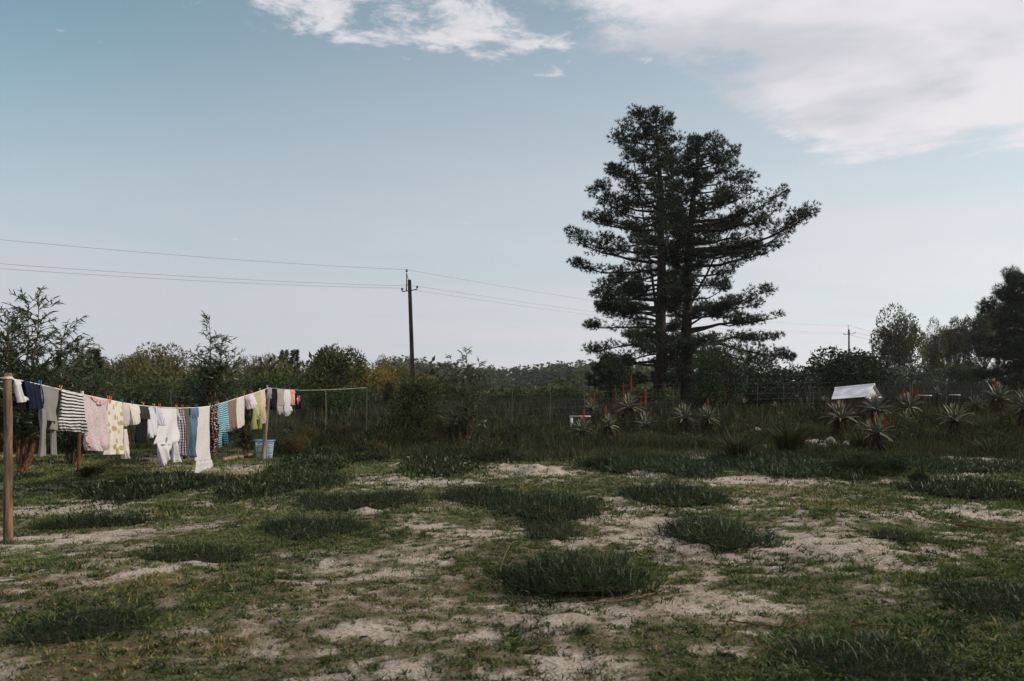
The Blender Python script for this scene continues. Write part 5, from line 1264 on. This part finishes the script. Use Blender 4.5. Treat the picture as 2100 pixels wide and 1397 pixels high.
garment('peach_leggings', 'small peach leggings on the short line', 'leggings', [('waist', 'rose', [(595, 799.6, 603, 800), (595, 806, 603, 806)]), ('leg', 'peach', [(595, 805, 599, 805), (595, 818, 599, 818), (596, 831, 599, 831)]), ('leg', 'peach', [(599.2, 805, 603, 805), (599.2, 818, 602.5, 818), (599.5, 831, 602.5, 830)])], ln=L2)
garment('black_print_top', 'small black top with white and red print', 'top', [('top', 'black', [(603.5, 800, 615, 800.5), (604, 815, 615, 815), (605, 830, 614, 830), (606, 840, 613, 839)]), ('print', 'print', [(607, 812, 613, 812), (606, 820, 613, 820), (607, 829, 612, 829)], {'doff': .03, 'thick': .004, 'fold': .003})], ln=L2)

# ---- pegs
def plastic(name, c): return mat(name, c, .45, .4)
PEGC = {'blue': plastic('blue_plastic', (.03, .13, .30)), 'wooden': mat('peg_wood', (.42, .27, .13), .8, .2), 'orange': plastic('orange_plastic', (.62, .10, .03)), 'green': plastic('green_plastic', (.02, .22, .15)), 'teal': plastic('teal_plastic', (.03, .25, .30)), 'pink': plastic('pink_plastic', (.60, .08, .14)), 'white': plastic('white_plastic', (.66, .66, .64)), 'red': plastic('red_plastic', (.50, .03, .03))}
def peg(u, v, c, label, ln=L1):
    p = ln.pt(u, v); d3 = np.array([ln.d[0], ln.d[1], 0]); a = rng.uniform(-.25, .25)
    e = thing('clothes_peg', p, label, 'clothes peg', 'pegs on the washing line')
    for s in (-1, 1):
        ax_ = ln.n*s
        pts = np.array([-.034, -.012, .0, .014, .042])
        offs = np.array([.011, .008, .010, .009, .017])
        q = np.stack([ax_*o + np.array([0, 0, z]) + d3*(z*a) for z, o in zip(pts, offs)])
        MB().tube(q, [.0065, .0075, .008, .0075, .006], 5).build('prong', PEGC[c], e, False)
    MB().tube([d3*-.010+np.array([0, 0, .006]), d3*.010+np.array([0, 0, .006])], [.011, .011], 7).build('spring', M_STEEL, e, False)
for a in ((82, 787, 'blue', 'blue peg between the navy and the grey shirt'), (124, 797, 'wooden', 'wooden peg between the grey and the striped shirt'), (222, 818, 'orange', 'orange peg between the pink dress and the flowered top'), (226, 819, 'orange', 'second orange peg beside the one on the pink dress'),
          (250, 824, 'green', 'green peg at the right corner of the flowered top'), (271, 828, 'green', 'green peg on the cream blouse'), (293, 830, 'wooden', 'wooden peg on the charcoal dress'), (315, 833, 'wooden', 'small wooden peg on the bluish white shirt'),
          (327, 833, 'orange', 'orange peg at the left shoulder of the white jumpsuit'), (361, 835, 'orange', 'orange peg at the right shoulder of the white jumpsuit'), (374, 835, 'orange', 'orange peg on the dotted trousers'), (403, 834, 'blue', 'blue peg between the jeans and the long white skirt'),
          (430, 831, 'wooden', 'wooden peg at the right corner of the long white skirt'), (442, 828, 'green', 'green peg on the black floral dress'), (447, 827, 'wooden', 'wooden peg left of the turquoise shirt'), (465, 821, 'teal', 'teal peg at the right corner of the turquoise shirt'),
          (485, 815, 'orange', 'orange peg between the shawl and the pale towel'), (500, 810, 'orange', 'orange peg between the pale towel and the pink underwear'), (516, 805, 'pink', 'pink peg on the lilac vest'), (533, 800, 'white', 'white peg at the right of the lime top'), (548, 794, 'white', 'white peg near the head of the leaning post')): peg(*a)
for a in ((567, 796, 'teal', 'teal peg left of the taupe scarf'), (582, 797.5, 'blue', 'blue peg between the scarf and the white towel'), (594, 798, 'red', 'red peg on the peach leggings'), (609, 799, 'teal', 'teal peg on the black printed top')): peg(*a, ln=L2)

# ------------------------------------------------------------------ laundry basket
def basket():
    yb = 21.9; zb = float(tz((541-1050)/FPX*yb, yb)); c = np.array([(542.5-1050)/FPX*yb, yb, zb])
    zt = EYE-(903-HOR)/FPX*yb - zb; R0, R1 = .190, .245; SQ = .8
    e = thing('laundry_basket', c, 'light blue plastic laundry basket behind the leaning post', 'laundry basket')
    M_B = mat('light_blue_plastic', (.36, .46, .53), .5, .35); M_BD = mat('mid_blue_plastic', (.12, .23, .38), .5, .35)
    def ring(z, r, h, th=.012, m=M_B, nm='band'):
        n = 32; a = np.arange(n)*2*math.pi/n; V = []
        for (dr, dz) in ((0, 0), (th, 0), (th, h), (0, h)): V.append(np.stack([np.cos(a)*(r+dr), np.sin(a)*(r+dr)*SQ, 0*a+z+dz], 1))
        V = np.concatenate(V); j = np.arange(n); k = (j+1) % n
        F = np.concatenate([np.stack([q*n+j, q*n+k, ((q+1) % 4)*n+k, ((q+1) % 4)*n+j], 1) for q in range(4)])
        part(nm, V, F, m, e, False, smooth=False)
    for q in range(7):
        f = q/7; ring(.02+f*zt*.95, R0+(R1-R0)*f, zt*.045, .010, M_B if q % 2 else M_BD)
    ring(zt*.93, R1-.005, zt*.09, .022, M_BD, 'rim')
    for k in range(26):
        a = k*2*math.pi/26; p0 = np.array([math.cos(a)*(R0+.004), math.sin(a)*(R0+.004)*SQ, .0]); p1 = np.array([math.cos(a)*(R1+.004), math.sin(a)*(R1+.004)*SQ, zt*.96])
        MB().tube([p0, p1], [.008, .008], 4).build('slat', M_B, e, False)
    n = 24; a = np.arange(n)*2*math.pi/n; V = np.concatenate([np.stack([np.cos(a)*R0, np.sin(a)*R0*SQ, 0*a+.012], 1), [[0, 0, .012]]])
    part('bottom', V, [[k, (k+1) % n, n] for k in range(n)], M_B, e, False)
    for s in (-1, 1):
        p = [np.array([s*(R1+.01), -.06, zt*.97]), np.array([s*(R1+.045), -.05, zt*1.0]), np.array([s*(R1+.05), .05, zt*1.0]), np.array([s*(R1+.01), .06, zt*.97])]
        MB().tube(p, [.01]*4, 5).build('handle', M_BD, e, False)
    # washing left inside
    def heap(lab, cx, m, sd):
        n1, n2 = 18, 8; T, Pp = np.meshgrid(np.linspace(0, 2*math.pi, n1, endpoint=False), np.linspace(.03, math.pi-.03, n2)); d = np.stack([np.sin(Pp)*np.cos(T), np.sin(Pp)*np.sin(T), np.cos(Pp)], -1)
        kk = .6+.8*fbm(d[..., 0]*2.5+sd, d[..., 1]*2.5+d[..., 2]*2, sd, 3); V = d*kk[..., None]*np.array([.10, .10, .17]) + c + np.array([cx, 0, zt*.55])
        i = np.arange(n2-1)[:, None]*n1; j = np.arange(n1)[None]; F = np.stack([i+j, i+n1+j, i+n1+(j+1) % n1, i+(j+1) % n1], -1).reshape(-1, 4)
        solo('folded_cloth', V.reshape(-1, 3), F, m, c+np.array([cx, 0, .1]), lab, 'cloth', smooth=True)
    heap('crumpled pinkish white cloth inside the laundry basket, right side', .09, CL['cream'], 3); heap('crumpled pale cloth inside the laundry basket, left side', -.09, CL['sage'], 5)
basket()

# ------------------------------------------------------------------ logs, litter, runners
def log(u0, v0, u1, v1, r, label, m=M_PALE):
    a, b_ = gp(u0, v0), gp(u1, v1); a[2] += r*.8; b_[2] += r*.8
    V, F, C = tube(limb(a, b_, 9, 0, .008), np.linspace(r, r*.85, 9), 10); mb = MB(); mb.add(V, F)
    for c in C: mb.add(np.vstack([V[c], V[c].mean(0)]), [[i_, (i_+1) % len(c), len(c)] for i_ in range(len(c))])
    mb.solo('log', m, a, label, 'log', smooth=True)
log(455, 949, 516, 934, .055, 'short pale log lying left of the laundry basket', M_POSTG)
def stick(pts, r, label, m=M_BARKR, lift=.02, name='dry_runner', cat='twig'):
    p = np.array([gp(u, v)+np.array([0, 0, lift+dz]) for (u, v, dz) in pts]); k = np.linspace(0, len(p)-1, len(p)*4)
    q = np.stack([np.interp(k, range(len(p)), p[:, c]) for c in range(3)], 1)
    for _ in range(2): q[1:-1] = (q[:-2]+2*q[1:-1]+q[2:])/4
    q[1:-1] += rng.normal(0, .004, (len(q)-2, 3))
    V, F, C = tube(q, np.linspace(r, r*.45, len(q)), 6); solo(name, V, F, m, q[0], label, cat, smooth=True)
M_RUN = mat('dry_runner_bark', (.24, .17, .10), .9, .1, noise_fn((.08, .055, .032), (.20, .145, .09), 20, .4))
stick([(1200, 1243, 0), (1260, 1244, .01), (1320, 1236, .02), (1352, 1226, .03), (1368, 1212, .05), (1378, 1203, .07)], .008, 'pale bare runner along the front right of the centre mound', M_RUN)
stick([(1338, 1222, .03), (1350, 1230, .03), (1362, 1241, .01)], .009, 'short forked twig crossing the bare runner', M_RUN)
stick([(1026, 1180, .04), (1034, 1164, .12), (1048, 1150, .17), (1068, 1147, .17), (1085, 1147, .12)], .005, 'arched tan runner at the left of the centre mound', M_RUN)
stick([(1490, 1273, 0), (1540, 1276, .0), (1600, 1292, 0), (1640, 1286, .02), (1676, 1275, .04)], .008, 'dark thin branch lying on the sand at lower right', M_BARKR)
stick([(1740, 1278, 0), (1790, 1292, .01), (1860, 1300, .02)], .008, 'dark twig in the grass right of the thin branch', M_BARKR)
stick([(1960, 1078, .01), (2020, 1090, .03), (2090, 1088, .03)], .014, 'dark branch lying at the right edge below the succulent mat', M_BARKR)
stick([(1925, 937, 0), (1945, 943, .05), (1950, 950, .0)], .010, 'small bent twig at the edge of the right sand strip', M_RUN)
stick([(550, 850, .55), (556, 858, .5), (562, 863, .42)], .010, 'broken twig sticking out right of the leaning post', M_RUN)
stick([(553, 892, .25), (560, 900, .15), (568, 908, .02)], .010, 'thin dry stalk leaning beside the basket', M_RUN)
def scrap(u, v, w, label, m, seed, name='litter_scrap', cat='litter'):
    p = gp(u, v); n = 7; r = np.random.default_rng(seed); g_ = np.linspace(-1, 1, n); A, B = np.meshgrid(g_, g_)
    Z = .35*w*(fbm(A*1.5+seed, B*1.5, seed, 3)) + .012; V = np.stack([p[0]+A*w*(1+.3*r.normal(size=A.shape)), p[1]+B*w*.8, p[2]+Z], -1).reshape(-1, 3)
    i = (np.arange(n-1)[:, None]*n+np.arange(n-1)[None]).ravel(); F = np.stack([i, i+1, i+1+n, i+n], 1); V2 = V-np.array([0, 0, .004])
    solo(name, np.vstack([V, V2]), np.vstack([F, F[:, ::-1]+len(V)]), m, p, label, cat, smooth=True)
scrap(1778, 1073, .03, 'tiny teal plastic scrap on the sand at right', PEGC['teal'], 3)
scrap(8, 1206, .045, 'crumpled greyish scrap at the left edge', CL['taupe'], 4); scrap(34, 1210, .025, 'smaller greyish scrap right of the crumpled one', CL['taupe'], 5)
scrap(745, 1305, .022, 'small black scrap on the sand near the bottom', CL['black'], 6); scrap(840, 1283, .018, 'tiny orange-brown leaf on the sand near the bottom', M_RUN, 7, 'dry_leaf', 'leaf')
scrap(78, 1136, .016, 'tiny yellow flower in the grass near the left post', M_PETAL, 8, 'yellow_flower', 'flower'); scrap(309, 1123, .012, 'tiny white flower in the thin mat on the left', CL['white'], 9, 'white_flower', 'flower')
p = gp(180, 982); bush(180, 968, 22, p[1], 'small dark clump beside the foot of the slim stake', (.35, .35, .3), 2600, .035, 30, 7, 'dark_clump', asp=.25)

# ------------------------------------------------------------------ air
HZ = bpy.data.materials.new('haze'); HZ.use_nodes = True; ht = HZ.node_tree; ht.nodes.clear()
pv = ht.nodes.new('ShaderNodeVolumePrincipled'); pv.inputs['Color'].default_value = (.88, .90, .94, 1); pv.inputs['Density'].default_value = HAZE; pv.inputs['Anisotropy'].default_value = .2
ho = ht.nodes.new('ShaderNodeOutputMaterial'); ht.links.new(pv.outputs[0], ho.inputs['Volume'])
hb = MB(); hb.box((0, 150, 14.5), (1100, 560, 39)); V, F, T = hb.get()
tag(link('haze', mesh_data('haze', V, F, HZ)), 'thin pale haze in the air', 'haze', None, 'stuff')
